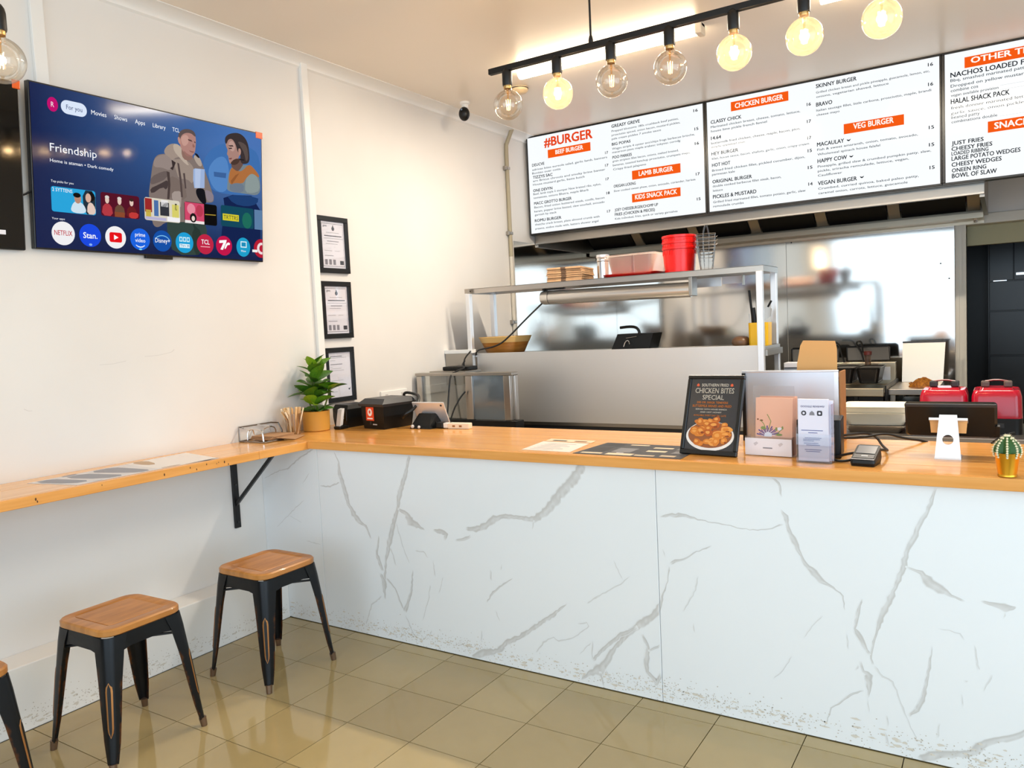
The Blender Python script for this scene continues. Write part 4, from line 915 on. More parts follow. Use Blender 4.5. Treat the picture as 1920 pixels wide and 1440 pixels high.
for x in (1.886, 2.565):
    MB().cyl((x, 2.9, 2.56), (x, 2.9, HC), .0045, 8).lathe([(.010, .0), (.010, .012), (.006, .028)], (x, 2.9, 2.56), 12).build('rod', BLACKM, tl, world=True)
    MB().lathe([(.05, 0), (.05, -.02), (.012, -.026)], (x, 2.9, HC), 20).build('ceiling_rose', BLACKM, tl, world=True)
for k in range(7):
    on = k in (1, 4, 5, 6)
    bulb_parts(tl, 1.484 + .243 * k - 2.21, 0, 2.394 - 2.548, on)
    lamp('bulb_glow', 'POINT', (1.484 + .243 * k, 2.9, 2.394), 4.4 if on else 1.4, (1, .78, .50), shadow_soft_size=.017 if on else .003)
t2 = thing('track_light', 'black pendant with a globe bulb at the top left corner', 'pendant light', (.92, .8, 2.405))
MB().box(.908, .932, .0, 1.125, 2.393, 2.417, .002).build('bar', BLACKM, t2, world=True)
MB().cyl((.92, .5, 2.417), (.92, .5, HC), .0045, 8).build('rod', BLACKM, t2, world=True)
bulb_parts(t2, 0, 1.14 - .8, 2.249 - 2.405, False)
lamp('bulb_glow', 'POINT', (.92, 1.14, 2.249), 3, (1, .78, .50), shadow_soft_size=.013)
TUBE = emis('fluorescent_tube', 'FFE7C2', 40)
for x0, x1, lb in ((.85, 1.93, 'lit batten light on the ceiling behind the bar pendant'), (2.54, 3.62, 'lit batten light on the ceiling further along, cut by the top of the picture')):
    t = thing('batten_light', lb, 'ceiling light', ((x0 + x1) / 2, 4.07, HC), group='ceiling battens')
    MB().box(x0, x1 + .035, 4.045, 4.095, HC - .022, HC, .003).build('base', WHITE, t, world=True)
    MB().loft([[(x, 4.07 + .036 * math.cos(a), HC - .022 - .036 * math.sin(a)) for a in [i * PI / 10 for i in range(11)]] for x in (x0, x1)]).build('diffuser', TUBE, t, True, world=True)
    lamp('batten_glow', 'AREA', ((x0 + x1) / 2, 4.07, HC - .062), 29, (1, .93, .82), (0, 0, 0), shape='RECTANGLE', size=1.05, size_y=.06)
    MB().box(x1, x1 + .035, 4.032, 4.108, HC - .06, HC, .006).build('end_cap', mat('cream_cap', 'E9DDC8', .4), t, world=True)
# camera and sensor on the ceiling
t = thing('security_camera', 'small white and black security camera under the ceiling near the cornice', 'security camera', (.215, 4.39, HC))
MB().lathe([(.034, 0), (.034, -.012), (.026, -.018)], (.215, 4.39, HC), 20).build('base', WHITE, t, True, world=True)
MB().lathe([(.022, 0), (.024, -.02), (.015, -.028)], (.215, 4.39, HC - .018), 16).build('neck', WHITE, t, True, world=True)
MB().sphere((.22, 4.37, HC - .082), .037, 18, 12, (1, 1, 1.25)).build('housing', BLACK, t, True, world=True)
MB().sphere((.224, 4.334, HC - .06), .007, 8, 6).build('lens', mat('lens_glass', '6E86A0', .1), t, True, world=True)
t = thing('smoke_alarm', 'round cream smoke alarm on the ceiling behind the first globe bulb', 'smoke alarm', (.66, 4.37, HC))
MB().lathe([(.055, 0), (.055, -.02), (.04, -.034), (.012, -.038)], (.66, 4.37, HC), 24).build('body', mat('cream_plastic', 'E2C9A0', .4), t, True, world=True)
MB().lathe([(.057, -.004), (.057, -.009)], (.66, 4.37, HC), 24, False).build('rim', DARK, t, world=True)
t = thing('sprinkler_bracket', 'cream ceiling bracket behind the sixth globe bulb', 'bracket', (2.35, 3.9, HC))
MB().box(2.28, 2.33, 3.88, 3.92, HC - .012, HC, .003).box(2.33, 2.42, 3.895, 3.905, HC - .02, HC, .002).build('plate', mat('cream_plastic', 'E2C9A0', .4), t, world=True)

# ------------------------------------------------------------------ menu boards
ORANGE = emis('menu_orange', 'F25A12', .95); MHEAD = emis('menu_dark_ink', '2B313A', .6); MTEXT = emis('menu_grey_ink', '4A5763', .6); MWHITE = emis('menu_white', 'FFF7F0', 1.)
MTITLE = emis('menu_title', 'E4451A', .95)
SCR = emis('menu_screen', 'F1F5F7', .98, .3)
MM = {'o': (MTITLE, .03), 'w': (MWHITE, .026), 'h': (MHEAD, .022), 't': (MTEXT, .008)}
for k, (x0, x1, sx0, sx1, rows, bands, lb) in enumerate(((.026, 1.4945, .034, 1.481, MENU1, BAND1, 'leftmost lit menu screen headed BURGER'), (1.4955, 2.957, 1.510, 2.947, MENU2, BAND2, 'middle lit menu screen listing chicken and veg burgers'), (2.958, 4.42, 2.976, 4.41, MENU3, BAND3, 'rightmost lit menu screen cut off by the picture edge'))):
    t = thing('menu_board', lb, 'menu screen', group='menu screens above the kitchen'); frame_matrix(t, (x0, 5.5, 2.184), (1, 0, 0), (0, 0, 1))
    w = x1 - x0; a0, a1 = sx0 - x0, sx1 - x0; b0, b1 = 2.198 - 2.184, 2.957 - 2.184
    m = MB()
    m.box(0, w, 0, b0, -.055, .004, .002, 1).box(0, w, b1, .784, -.055, .004, .002, 1).box(0, a0, b0, b1, -.055, .004, .0015, 1).box(a1, w, b0, b1, -.055, .004, .0015, 1).box(.002, w - .002, .002, .782, -.055, -.004)
    m.build('casing', BEZ, t)
    sc = flat('screen', [(a0, b0), (a1, b0), (a1, b1), (a0, b1)], SCR, t, .0)
    for q in bands: flat('heading_band', [(q[0] - x0, q[2] - 2.184), (q[1] - x0, q[2] - 2.184), (q[1] - x0, q[3] - 2.184), (q[0] - x0, q[3] - 2.184)], ORANGE, sc, .0006)
    for s, c, x, z, ww, hh in rows:
        mm, bo = MM[c]; text(s, x - x0, z - 2.184, ww, hh, mm, sc, bo, z=.0014 if c == 'w' else .0009)
    if k == 1:   # little chilli marks
        for x, z in ((2.432, 2.541), (2.446, 2.436), (2.507, 2.296)):
            flat('chilli_mark', sm([(x - x0 - .012, z - 2.184 + .012), (x - x0, z - 2.184 + .004), (x - x0 + .016, z - 2.184 + .012), (x - x0 + .004, z - 2.184 - .004), (x - x0 - .008, z - 2.184)], 1), MHEAD, sc, .001)
    if k == 2:
        for z in (2.575, 2.60, 2.725, 2.75): flat('rule', [(.30, z - 2.184 - .03), (1.4, z - 2.184 - .03), (1.4, z - 2.184 - .0285), (.30, z - 2.184 - .0285)], emis('menu_rule', 'C9CED4', .9), sc, .0007)

# ------------------------------------------------------------------ extraction hood
hd = thing('extraction_hood', 'stainless extraction hood over the kitchen behind the menu screens', 'hood', (1.6, 6.2, 2.1))
CRM = mat('hood_cream_steel', 'C9BCA6', .32, .55)
MB().box(.006, 3.176, 5.60, 5.625, 2.12, 2.30, .002).build('front_lip', STEELD, hd, world=True)
MB().box(.006, 3.176, 5.585, 5.60, 2.30, HC - .002).build('fascia', STEELD, hd, world=True)
MB().box(3.150, 3.176, 5.626, BY - .002, 2.105, HC - .002).build('end_plate', STEELD, hd, world=True)
MB().box(.006, .02, 5.626, BY - .01, 2.10, 2.5).build('end_plate', STEELD, hd, world=True)
MB().box(.02, 3.150, 6.56, 6.60, 2.070, 2.112, .002).box(.02, 3.150, 6.60, 6.72, 2.070, 2.076).box(.02, 3.15, 6.72, 6.75, 2.07, 2.14).build('gutter', CRM, hd, world=True)
MB().box(.02, 3.15, 6.755, BY - .006, 2.05, 2.20).build('rear_flange', CRM, hd, world=True)
MB().cyl((3.10, 6.62, 2.045), (3.10, 6.62, 2.07), .012, 8).build('drain_plug', CHROME, hd, world=True)
FIN = mat('filter_black', '060606', .6)
MB().poly([(.02, 5.63, 2.60), (3.15, 5.63, 2.60), (3.15, 6.74, 2.60), (.02, 6.74, 2.60)], .01).build('inner_top', FIN, hd, world=True)
n = 6
for k in range(n):
    x0 = .05 + k * .515; x1 = x0 + .415
    MB().poly([(x0, 6.60, 2.13), (x1, 6.60, 2.13), (x1, 6.05, 2.55), (x0, 6.05, 2.55)], .012, (0, .6, .8)).build('filter', FIN, hd, world=True)
    MB().poly([(x1 + .012, 6.60, 2.13), (x1 + .09, 6.60, 2.13), (x1 + .09, 6.05, 2.55), (x1 + .012, 6.05, 2.55)], .02, (0, .6, .8)).build('divider', CRM, hd, world=True)
# ------------------------------------------------------------------ kitchen bench and overshelf
pb = thing('prep_bench', 'stainless prep bench with a tall brushed front panel facing the counter', 'bench', (1.2, 4.5, 0))
PANEL = mat('brushed_panel', 'D9D7D5', .42, .75, bump=((2.5, 2, .3), .12, .05))
MB().box(.24, 2.134, 4.35, 4.358, .823, 1.282, .001).build('front_panel', PANEL, pb, world=True)
MB().box(.20, 2.165, 4.352, 4.70, 1.255, 1.276, .002).build('top', STEEL, pb, world=True)
MB().box(.24, 2.13, 4.40, 4.70, .12, .80, .003).build('cabinet', DARK, pb, world=True)
MB().box(.20, 2.16, 4.365, 4.70, .80, .822, .002).build('worktop', STEELD, pb, world=True)
for x in (.27, 2.10):
    for y in (4.43, 4.66): MB().cyl((x, y, 0), (x, y, .12), .02, 10).build('foot', STEELD, pb, world=True)
os_ = thing('overshelf', 'stainless overshelf on square posts above the prep bench', 'shelf', (1.2, 4.5, 1.276))
m = MB().box(.181, 2.169, 4.35, 4.352, 1.687, 1.720).box(.181, 2.169, 4.668, 4.67, 1.687, 1.720).box(.181, .183, 4.352, 4.668, 1.687, 1.72).box(2.167, 2.169, 4.352, 4.668, 1.687, 1.72).box(.181, 2.169, 4.35, 4.67, 1.718, 1.721)
m.build('shelf_plate', STEEL, os_, world=True)
for x, y, z0 in ((.19, 4.352, .823), (2.135, 4.352, .823), (.175, 4.634, 1.2765), (2.132, 4.634, 1.2765)):
    if y > 4.5: MB().box(x, x + .034, y, y + .034, z0, 1.717, .003).build('post', ALU, os_, world=True)
    else: MB().box(x, x + .034, 4.316, 4.3498, z0, 1.687, .003).build('post', ALU, os_, world=True)
MB().box(2.1655, 2.18, 4.352, 4.70, 1.222, 1.257, .002).build('end_rail', STEELD, os_, world=True)
MB().box(2.136, 2.166, 4.67, 4.70, .0, 1.22, .003).build('lower_post', ALU, os_, world=True)
MB().box(.185, .22, 4.318, 4.322, 1.69, 1.72).build('bracket', STEELD, os_, world=True)
MB().cyl((.21, 4.3495, 1.704), (.21, 4.3475, 1.704), .005, 8).build('bolt', DARK, os_, world=True)
# heat tube under the shelf
t = thing('heat_lamp', 'long polished tube heat lamp slung under the overshelf', 'heat lamp', (1.24, 4.42, 1.63))
m = MB(); prof = [(.745, .03), (.735, .041), (.752, .0445), (.76, .0445)]
m.loft([[(x, 4.42 + r * math.cos(a), 1.628 + r * math.sin(a) - (x - .74) * .012) for a in [i * 2 * PI / 24 for i in range(24)]] for x, r in ((.728, .028), (.733, .040), (.745, .0445), (1.735, .0445), (1.735, .03))])
m.build('tube', mat('polished_tube', 'DEDBD6', .3, .75), t, True, world=True)
MB().cyl((.790, 4.42, 1.628), (.793, 4.42, 1.628), .0455, 24).build('seam_ring', DARK, t, world=True)
MB().box(1.735, 1.757, 4.375, 4.465, 1.578, 1.690, .003).build('end_bracket', STEELD, t, world=True)
MB().box(.745, .765, 4.40, 4.44, 1.672, 1.686).box(.768, .90, 4.41, 4.43, 1.676, 1.686).build('hanger', BLACK, t, world=True)
t = thing('docket_rail', 'pale metal docket rail hanging under the overshelf right of the heat lamp', 'rail', (1.82, 4.6, 1.66))
MB().box(1.68, 1.858, 4.60, 4.604, 1.631, 1.686, .001).build('plate', ALU, t, world=True)
MB().box(1.862, 1.985, 4.60, 4.604, 1.641, 1.686, .001).build('paper_slip', PAPER, t, world=True)
MB().box(1.992, 1.998, 4.56, 4.60, 1.628, 1.686).build('hook', STEELD, t, world=True)
t = thing('power_cable', 'black cable drooping from the heat lamp past the wooden bowl', 'cable', (.75, 4.36, 1.58))
MB().tube([(.740, 4.40, 1.592), (.66, 4.33, 1.50), (.56, 4.30, 1.404), (.47, 4.30, 1.34), (.38, 4.30, 1.317), (.30, 4.31, 1.310), (.248, 4.33, 1.295), (.235, 4.345, 1.27)], .0055, 8, 2).build('lead', CABLE, t, True, world=True)

# ---- on the overshelf (z 1.721)
ZT = 1.7212
def rotz(pts, c, a):
    ca, sa = math.cos(a), math.sin(a)
    return [(c[0] + (x - c[0]) * ca - (y - c[1]) * sa, c[1] + (x - c[0]) * sa + (y - c[1]) * ca, z) for x, y, z in pts]
PRT = mat('carton_print', '5C4331', .7)
for k in range(7):
    names = ['lowest', 'second', 'third', 'fourth', 'fifth', 'sixth', 'topmost']
    z = ZT + k * .0128; t = thing('takeaway_carton', '%s flattened brown carton of the pile on the overshelf' % names[k], 'carton', (.905, 4.50, z), (0, 0, .18 + random.uniform(-.02, .02)), 'flattened cartons on the overshelf')
    w = .118 + random.uniform(-.004, .003); d = .14 + random.uniform(-.006, .004)
    MB().box(-w, w, -d, d, 0, .006, .001, 1).box(-w + .003, w - .002, -d + .003, d, .0062, .0118, .001, 1).build('board', CARD, t)
    MB().box(-.02, .012, -d - .0006, -d + .001, .0012, .0112).build('print', PRT, t)
t = thing('steel_canister', 'stacked shiny metal canisters beside the brown cartons', 'canister', (1.155, 4.47, ZT))
MB().lathe([(.032, 0), (.036, .004), (.037, .07), (.0375, .105), (.034, .109)], (1.152, 4.47, ZT), 24).build('body', CHROME, t, True, world=True)
MB().lathe([(.038, .1095), (.039, .112), (.039, .128), (.037, .131)], (1.152, 4.47, ZT), 24).build('cup', CHROME, t, True, world=True)
MB().lathe([(.040, .1315), (.041, .134), (.041, .148), (.037, .150)], (1.152, 4.47, ZT), 24).build('lid', ALU, t, True, world=True)
t = thing('red_tray', 'shallow red plastic tray on the overshelf under the clear tub', 'tray', (1.37, 4.5, ZT))
m = MB(); m.loft([rrect(1.20, 1.52, 4.385, 4.64, .03, 4, ZT), rrect(1.188, 1.535, 4.372, 4.652, .035, 4, ZT + .014), rrect(1.184, 1.540, 4.368, 4.656, .036, 4, ZT + .018), rrect(1.190, 1.533, 4.374, 4.650, .033, 4, ZT + .018), rrect(1.205, 1.515, 4.39, 4.635, .028, 4, ZT + .006)])
m.build('body', RED, t, True, world=True)
t = thing('plastic_tub', 'clear plastic tub standing on the red tray', 'tub', (1.38, 4.52, ZT + .0065))
z = ZT + .0068; m = MB(); m.loft([rrect(1.232, 1.495, 4.41, 4.62, .025, 4, z), rrect(1.212, 1.520, 4.395, 4.635, .03, 4, z + .118), rrect(1.203, 1.530, 4.386, 4.644, .03, 4, z + .12), rrect(1.203, 1.530, 4.386, 4.644, .03, 4, z + .126), rrect(1.216, 1.516, 4.399, 4.631, .03, 4, z + .126), rrect(1.236, 1.491, 4.414, 4.616, .025, 4, z + .004)])
m.build('body', glass_mat('milky_plastic', 'FBF3EB', .08, .5, 'FFF6EE', .15, .3), t, True, world=True)
MB().box(1.375, 1.395, 4.391, 4.397, z + .01, z + .12, .002).build('rib', glass_mat('milky_plastic_rib', 'FFFFFF', .1, .7, 'FFF6EE', .2), t, world=True)
names = ['bottom', 'middle', 'top']
for k in range(3):
    z = ZT + .0005 + k * .034; t = thing('red_bucket', '%s red plastic bucket of the stack on the overshelf' % names[k], 'bucket', (1.645, 4.49, z), (0, 0, k * .7), 'stacked red buckets on the overshelf')
    m = MB(); m.lathe([(.084, 0), (.088, .004), (.096, .105), (.0965, .135), (.101, .137), (.102, .148), (.099, .150), (.0935, .150), (.0845, .012), (.08, .008), (.02, .0075)], (0, 0, 0), 36); m.build('body', RED, t, True)
    m = MB()
    for q in range(30):
        a = q * 2 * PI / 30; m.box(-.001, .001, -.0035, .0035, -.012, .012); 
        for v in m.bm.verts[-8:]: v.co = Vector((v.co.x + .0972, v.co.y, v.co.z + .118)); v.co = Matrix.Rotation(a, 3, 'Z') @ v.co
    o = m.build('lattice', RED, t); o['kind'] = 'stuff'
# nested wire serving baskets
WIRE = mat('basket_wire', '6E6A66', .3, .9)
names = ['outermost', 'second', 'third', 'innermost']
for k in range(4):
    t = thing('wire_basket', '%s small wire serving basket of the nest beside the red buckets' % names[k], 'basket', (1.818, 4.46, ZT + .001 + k * .022), (0, .0, .3 + k * .02), 'nested wire serving baskets')
    m = MB(); hb, ht = .034, .052
    for q in range(6):
        f = q / 5; s = hb + (ht - hb) * f; z = .05 + .09 * f
        c = [(s, s * .8, z), (-s, s * .8, z), (-s, -s * .8, z), (s, -s * .8, z), (s, s * .8, z)]
        m.tube(c, .0022, 4)
    for sx_, sy_ in [(a, b_) for a in (-1, -.33, .33, 1) for b_ in (-1, 1)] + [(b_, a) for a in (-.4, .4) for b_ in (-1, 1)]:
        m.tube([(hb * sx_, hb * .8 * sy_, .0), (ht * sx_, ht * .8 * sy_, .14)], .0018, 4)
    o = m.build('mesh', WIRE, t); o['kind'] = 'stuff'
    m = MB(); m.loft([rrect(-hb * .93, hb * .93, -hb * .75, hb * .75, .008, 3, 0), rrect(-hb * 1.16, hb * 1.16, -hb * .92, hb * .92, .008, 3, .046), rrect(-hb * 1.14, hb * 1.14, -hb * .9, hb * .9, .008, 3, .046), rrect(-hb * .9, hb * .9, -hb * .72, hb * .72, .008, 3, .003)]); m.build('base_pan', STEELD, t)
    if k == 3: MB().tube([(.02, 0, .12), (.012, -.005, .17), (.004, -.006, .20), (-.012, -.002, .17), (-.016, 0, .12)], .005, 6, 1).build('handle', DARK, t, True)
    else: MB().tube([(ht, .01, .14), (ht + .012, 0, .150), (ht, -.01, .14)], .0016, 4).build('handle', WIRE, t)

# ---- on the bench ledge (z 1.276)
ZL = 1.2765
t = thing('wooden_bowl', 'turned wooden bowl at the left end of the prep bench', 'bowl', (.365, 4.52, ZL))
MB().lathe([(.02, .0), (.125, 0), (.132, .004), (.165, .075)], (.365, 4.52, ZL), 40, True).lathe([(.165, .075), (.182, .111), (.175, .111), (.13, .012), (.02, .009)], (.365, 4.52, ZL), 40, True).build('body', BOWLW, t, True, world=True)
MB().lathe([(.1655, .072), (.1835, .110), (.182, .112)], (.365, 4.52, ZL), 40, False).build('rim', mat('pale_bowl_rim', 'EBBF77', .4), t, True, world=True)
t = thing('toasting_pan', 'black pan with an arched handle on the prep bench', 'pan', (1.31, 4.58, ZL))
m = MB(); m.loft([[(1.175, 4.50, ZL), (1.425, 4.50, ZL), (1.425, 4.66, ZL), (1.175, 4.66, ZL)], [(1.215, 4.51, ZL + .095), (1.455, 4.51, ZL + .095), (1.455, 4.66, ZL + .095), (1.215, 4.66, ZL + .095)]]); m.build('body', BLACK, t, world=True)
MB().tube([(1.24, 4.50, ZL + .135), (1.30, 4.50, ZL + .14), (1.345, 4.50, ZL + .135), (1.365, 4.50, ZL + .115), (1.367, 4.505, ZL + .09)], .009, 8, 1).build('handle', BLACK, t, True, world=True)
MB().tube([(1.26, 4.497, ZL + .015), (1.275, 4.497, ZL + .05), (1.295, 4.497, ZL + .055), (1.30, 4.497, ZL + .03)], .003, 6, 1).tube([(1.28, 4.497, ZL + .07), (1.35, 4.497, ZL + .078)], .003, 6).build('clip', CHROME, t, True, world=True)
t = thing('brown_dome', 'small brown dome beside the yellow tool holder on the bench', 'dome', (1.995, 4.5, ZL))
MB().lathe([(.03, 0), (.048, .004), (.054, .02), (.05, .038), (.034, .052), (.012, .057), (.001, .057)], (1.995, 4.5, ZL), 24).build('dome', mat('brown_crust', '7C5A3E', .35), t, True, world=True)
t = thing('tool_holder', 'yellow tub holding kitchen knives and tools behind the front post', 'holder', (2.10, 4.5, ZL))
YEL = mat('yellow_plastic', 'F2BE00', .35)
m = MB(); m.loft([rrect(2.052, 2.158, 4.45, 4.55, .012, 3, ZL), rrect(2.050, 2.160, 4.448, 4.552, .012, 3, ZL + .13), rrect(2.054, 2.156, 4.452, 4.548, .012, 3, ZL + .13), rrect(2.056, 2.154, 4.454, 4.546, .012, 3, ZL + .01)]); m.build('tub', YEL, t, world=True)
def tool(name, label, pts, r, m_, blade=None):
    q = thing(name, label, 'kitchen tool', pts[0]); MB().tube(pts, r, 8).build('handle', m_, q, True, world=True)
    if blade: MB().box(*blade).build('blade', STEELD, q, world=True)
tool('sharpening_steel', 'long black handled tool standing in the yellow holder', [(2.068, 4.50, ZL + .02), (2.062, 4.50, ZL + .17), (2.048, 4.50, ZL + .315)], .007, BLACK)
MB().tube([(2.078, 4.50, ZL + .10), (2.066, 4.50, ZL + .215)], .014, 8).build('grip', BLACK, bpy.data.objects['sharpening_steel'], True, world=True)
tool('knife', 'thin black knife behind the front post in the yellow holder', [(2.085, 4.52, ZL + .02), (2.083, 4.52, ZL + .26)], .004, BLACK)
tool('spatula', 'black handled steel spatula leaning right out of the yellow holder', [(2.148, 4.51, ZL + .215), (2.168, 4.51, ZL + .25)], .006, BLACK)
m = MB(); m.poly([(2.118, 4.508, ZL + .13), (2.165, 4.508, ZL + .165), (2.17, 4.508, ZL + .205), (2.145, 4.508, ZL + .222), (2.118, 4.508, ZL + .19)], .002, (0, 1, 0)); m.build('blade', STEEL, bpy.data.objects['spatula'], world=True)
tool('skewer', 'thin metal skewer at the left of the yellow holder', [(2.064, 4.47, ZL + .02), (2.052, 4.47, ZL + .18)], .0025, CHROME)

# ---- display case at the left, wall side
cs = thing('display_case', 'narrow stainless framed glass screen case against the left wall', 'display case', (.4, 4.1, .86))
MB().box(.024, .775, 3.94, 4.01, 1.158, 1.176, .002).build('lid', STEELD, cs, world=True)
for x0, x1, y in ((.03, .075, 3.945), (.42, .475, 3.945), (.705, .755, 3.945), (.757, .775, 3.975), (.03, .06, 3.975)):
    m = MB(); m.box(x0, x1, y, y + .03, .88, 1.158, .004); m.build('post', STEEL, cs, world=True)
MB().box(.075, .42, 3.955, 3.959, .885, 1.157).build('glass_pane', glass_mat('case_glass', 'EDF0F0', .10, edge=.5), cs, world=True)
MB().box(.475, .705, 3.955, 3.959, .885, 1.157).build('glass_pane', mat('grey_film_panel', '8F9AA2', .12, .55, bump=((4, 4, 4), .3, .03)), cs, world=True)
MB().box(.02, .79, 3.93, 4.03, .80, .88, .003).build('base', BLACK, cs, world=True)
MB().box(.02, .79, 3.94, 4.02, 0, .80).build('stand', DARK, cs, world=True)
t = thing('steel_hopper', 'small stainless box with a pale rim behind the display case', 'box', (.12, 4.5, 1.17))
MB().box(.004, .23, 4.305, 4.312, 1.10, 1.285).box(.004, .008, 4.312, 4.345, 1.10, 1.285).build('side', STEELD, t, world=True)
MB().box(.002, .236, 4.296, 4.345, 1.285, 1.310, .002).build('rim', WHITE, t, world=True)
MB().box(.002, .30, 4.12, 4.304, 1.160, 1.176, .002).box(.004, .23, 4.304, 4.345, 1.07, 1.10).build('foot', STEELD, t, world=True)
t = thing('modem', 'flat black modem on top of the display case', 'modem', (.2, 4.2, 1.1765))
MB().box(.075, .29, 4.17, 4.28, 1.1765, 1.203, .006).build('body', BLACK, t, world=True)
t = thing('power_cable', 'black cable looping from the modem down in front of the display case', 'cable', (.3, 3.93, 1.18))
MB().tube([(.215, 4.24, 1.24), (.20, 4.22, 1.205), (.27, 4.17, 1.196), (.32, 4.0, 1.185), (.318, 3.933, 1.165), (.312, 3.92, 1.08), (.31, 3.90, .96), (.31, 3.88, .86)], .0055, 8, 2).build('lead', CABLE, t, True, world=True)
MB().tube([(.205, 4.24, 1.19), (.20, 4.25, 1.25), (.225, 4.30, 1.30)], .005, 8, 2).build('lead', CABLE, t, True, world=True)
t = thing('power_cable', 'second black cable hanging beside the middle post of the display case', 'cable', (.45, 3.93, 1.0))
MB().tube([(.43, 3.93, 1.06), (.40, 3.91, 1.02), (.375, 3.88, .96), (.36, 3.85, .88), (.35, 3.82, .83)], .005, 8, 2).build('lead', CABLE, t, True, world=True)
t = thing('wall_outlet', 'white double power outlet on the left wall above the receipt printers', 'power outlet', (0, 3.745, 1.055))
MB().box(0, .012, 3.62, 3.87, 1.028, 1.085, .003).build('plate', WHITE, t, world=True)
for y in (3.67, 3.82): MB().box(.012, .0135, y - .012, y + .012, 1.048, 1.066).build('socket_face', mat('socket_grey', 'CFCCC8', .5), t, world=True)

# ---- cooking line on the back wall
fr = thing('deep_fryer', 'stainless deep fryer at the back wall with hanging baskets', 'fryer', (2.37, 6.1, 0))
MB().box(2.14, 2.578, 5.78, 6.52, .10, .855, .004).build('body', STEELD, fr, world=True)
MB().box(2.14, 2.585, 5.75, 5.80, .862, .918, .004).box(2.14, 2.585, 5.80, 6.45, .862, .8845).build('tank_rim', mat('warm_steel', 'C4B79E', .3, .9), fr, world=True)
MB().box(2.17, 2.555, 5.83, 6.40, .886, .889).build('oil', mat('fryer_oil', '1A120A', .1), fr, world=True)
MB().box(2.14, 2.585, 6.45, 6.52, .885, 1.055, .004).build('back_riser', mat('warm_steel', 'C4B79E', .3, .9), fr, world=True)
MB().box(2.18, 2.55, 6.446, 6.45, .92, 1.02).build('back_panel', ALU, fr, world=True)
for x0, x1 in ((2.15, 2.40), (2.43, 2.57)):
    d = MB().box(x0, x1, 5.765, 5.78, .2, .80, .003).build('door', mat('warm_steel', 'C4B79E', .3, .9), fr, world=True)
MB().box(2.400, 2.425, 5.755, 5.78, .15, .862, .003).box(2.14, 2.58, 5.772, 5.779, .80, .862).build('black_trim', BLACK, fr, world=True)
MESHB = glass_mat('basket_mesh', '6E5A40', .1, .1, '6A5030', .4)
for k, (x0, x1, lb) in enumerate(((2.215, 2.365, 'left dark wire fry basket hanging over the fryer'), (2.385, 2.535, 'right dark wire fry basket hanging over the fryer'))):
    t = thing('fry_basket', lb, 'basket', ((x0 + x1) / 2, 6.1, .93), group='fry baskets over the fryer')
    m = MB(); m.loft([rrect(x0 + .02, x1 - .02, 6.0, 6.28, .02, 3, .935), rrect(x0, x1, 5.97, 6.30, .02, 3, 1.038)]); m.build('mesh', MESHB, t, world=True)
    MB().tube([(p[0], p[1], 1.039) for p in rrect(x0, x1, 5.97, 6.30, .02, 3)] + [(x1, 6.28, 1.039)], .006, 6).tube([(p[0], p[1], .936) for p in rrect(x0 + .02, x1 - .02, 6.0, 6.28, .02, 3)] + [(x1 - .02, 6.26, .936)], .006, 6).build('frame', BLACK, t, world=True)
    MB().tube([(x0, 5.97, 1.038), (x0 + .02, 6.0, .935)], .005, 6).tube([(x1, 5.97, 1.038), (x1 - .02, 6.0, .935)], .005, 6).build('corner_wire', BLACK, t, world=True)
    MB().box((x0 + x1) / 2 - .02, (x0 + x1) / 2 + .02, 6.30, 6.44, 1.02, 1.045, .003).build('hanger', STEELD, t, world=True)
for k, (x0, x1, zb, zt, lb, hp) in enumerate(((2.232, 2.542, 1.064, 1.172, 'dark wire scoop with a loop handle propped at the back of the fryer', [(2.375, 6.40, 1.06), (2.355, 6.42, 1.13), (2.318, 6.45, 1.19), (2.315, 6.46, 1.212), (2.335, 6.46, 1.220), (2.355, 6.45, 1.205), (2.365, 6.42, 1.13)]), (1.82, 2.18, 1.064, 1.17, 'dark wire scoop mostly hidden behind the tan cardboard', [(2.235, 6.40, 1.06), (2.215, 6.42, 1.12), (2.195, 6.45, 1.19), (2.17, 6.46, 1.215), (2.10, 6.46, 1.215)]))):
    t = thing('wire_scoop', lb, 'scoop', ((x0 + x1) / 2, 6.5, zb))
    m = MB(); m.poly([(x0 + .01, 6.49, zb), (x1, 6.49, zb), (x1 - .008, 6.54, zt), (x0, 6.54, zt)], .004, (0, 1, 0)); m.build('mesh', glass_mat('scoop_mesh', '2A2624', .05, .05, '2A2624', .4), t, world=True)
    MB().tube([(x0 + .01, 6.488, zb), (x1, 6.488, zb), (x1 - .006, 6.536, zt - .01), (x1 - .02, 6.538, zt), (x0 + .01, 6.538, zt), (x0, 6.536, zt - .008), (x0 + .01, 6.488, zb)], .007, 6).build('rim', BLACK, t, True, world=True)
    MB().tube(hp, .007, 6, 1).build('handle', BLACK, t, True, world=True)
t = thing('seasoning_shaker', 'small clear shaker with a dark red lid above the fry baskets', 'shaker', (2.428, 6.2, 1.05))
MB().lathe([(.019, 0), (.021, .003), (.021, .06), (.024, .075)], (2.43, 6.2, 1.05), 16).build('body', glass_mat('shaker_glass', 'E9D2C4', .1, .3, 'E8CFC0'), t, True, world=True)
MB().lathe([(.028, .075), (.028, .098), (.022, .103)], (2.43, 6.2, 1.05), 16).build('lid', mat('dark_red_lid', '5A2018', .4), t, True, world=True)
cd = thing('chip_station', 'stainless chip dump station with an upright back plate', 'warmer', (2.75, 6.2, 0))
MB().box(2.60, 2.895, 5.87, 6.46, .862, .902, .003).build('tray', STEEL, cd, world=True)
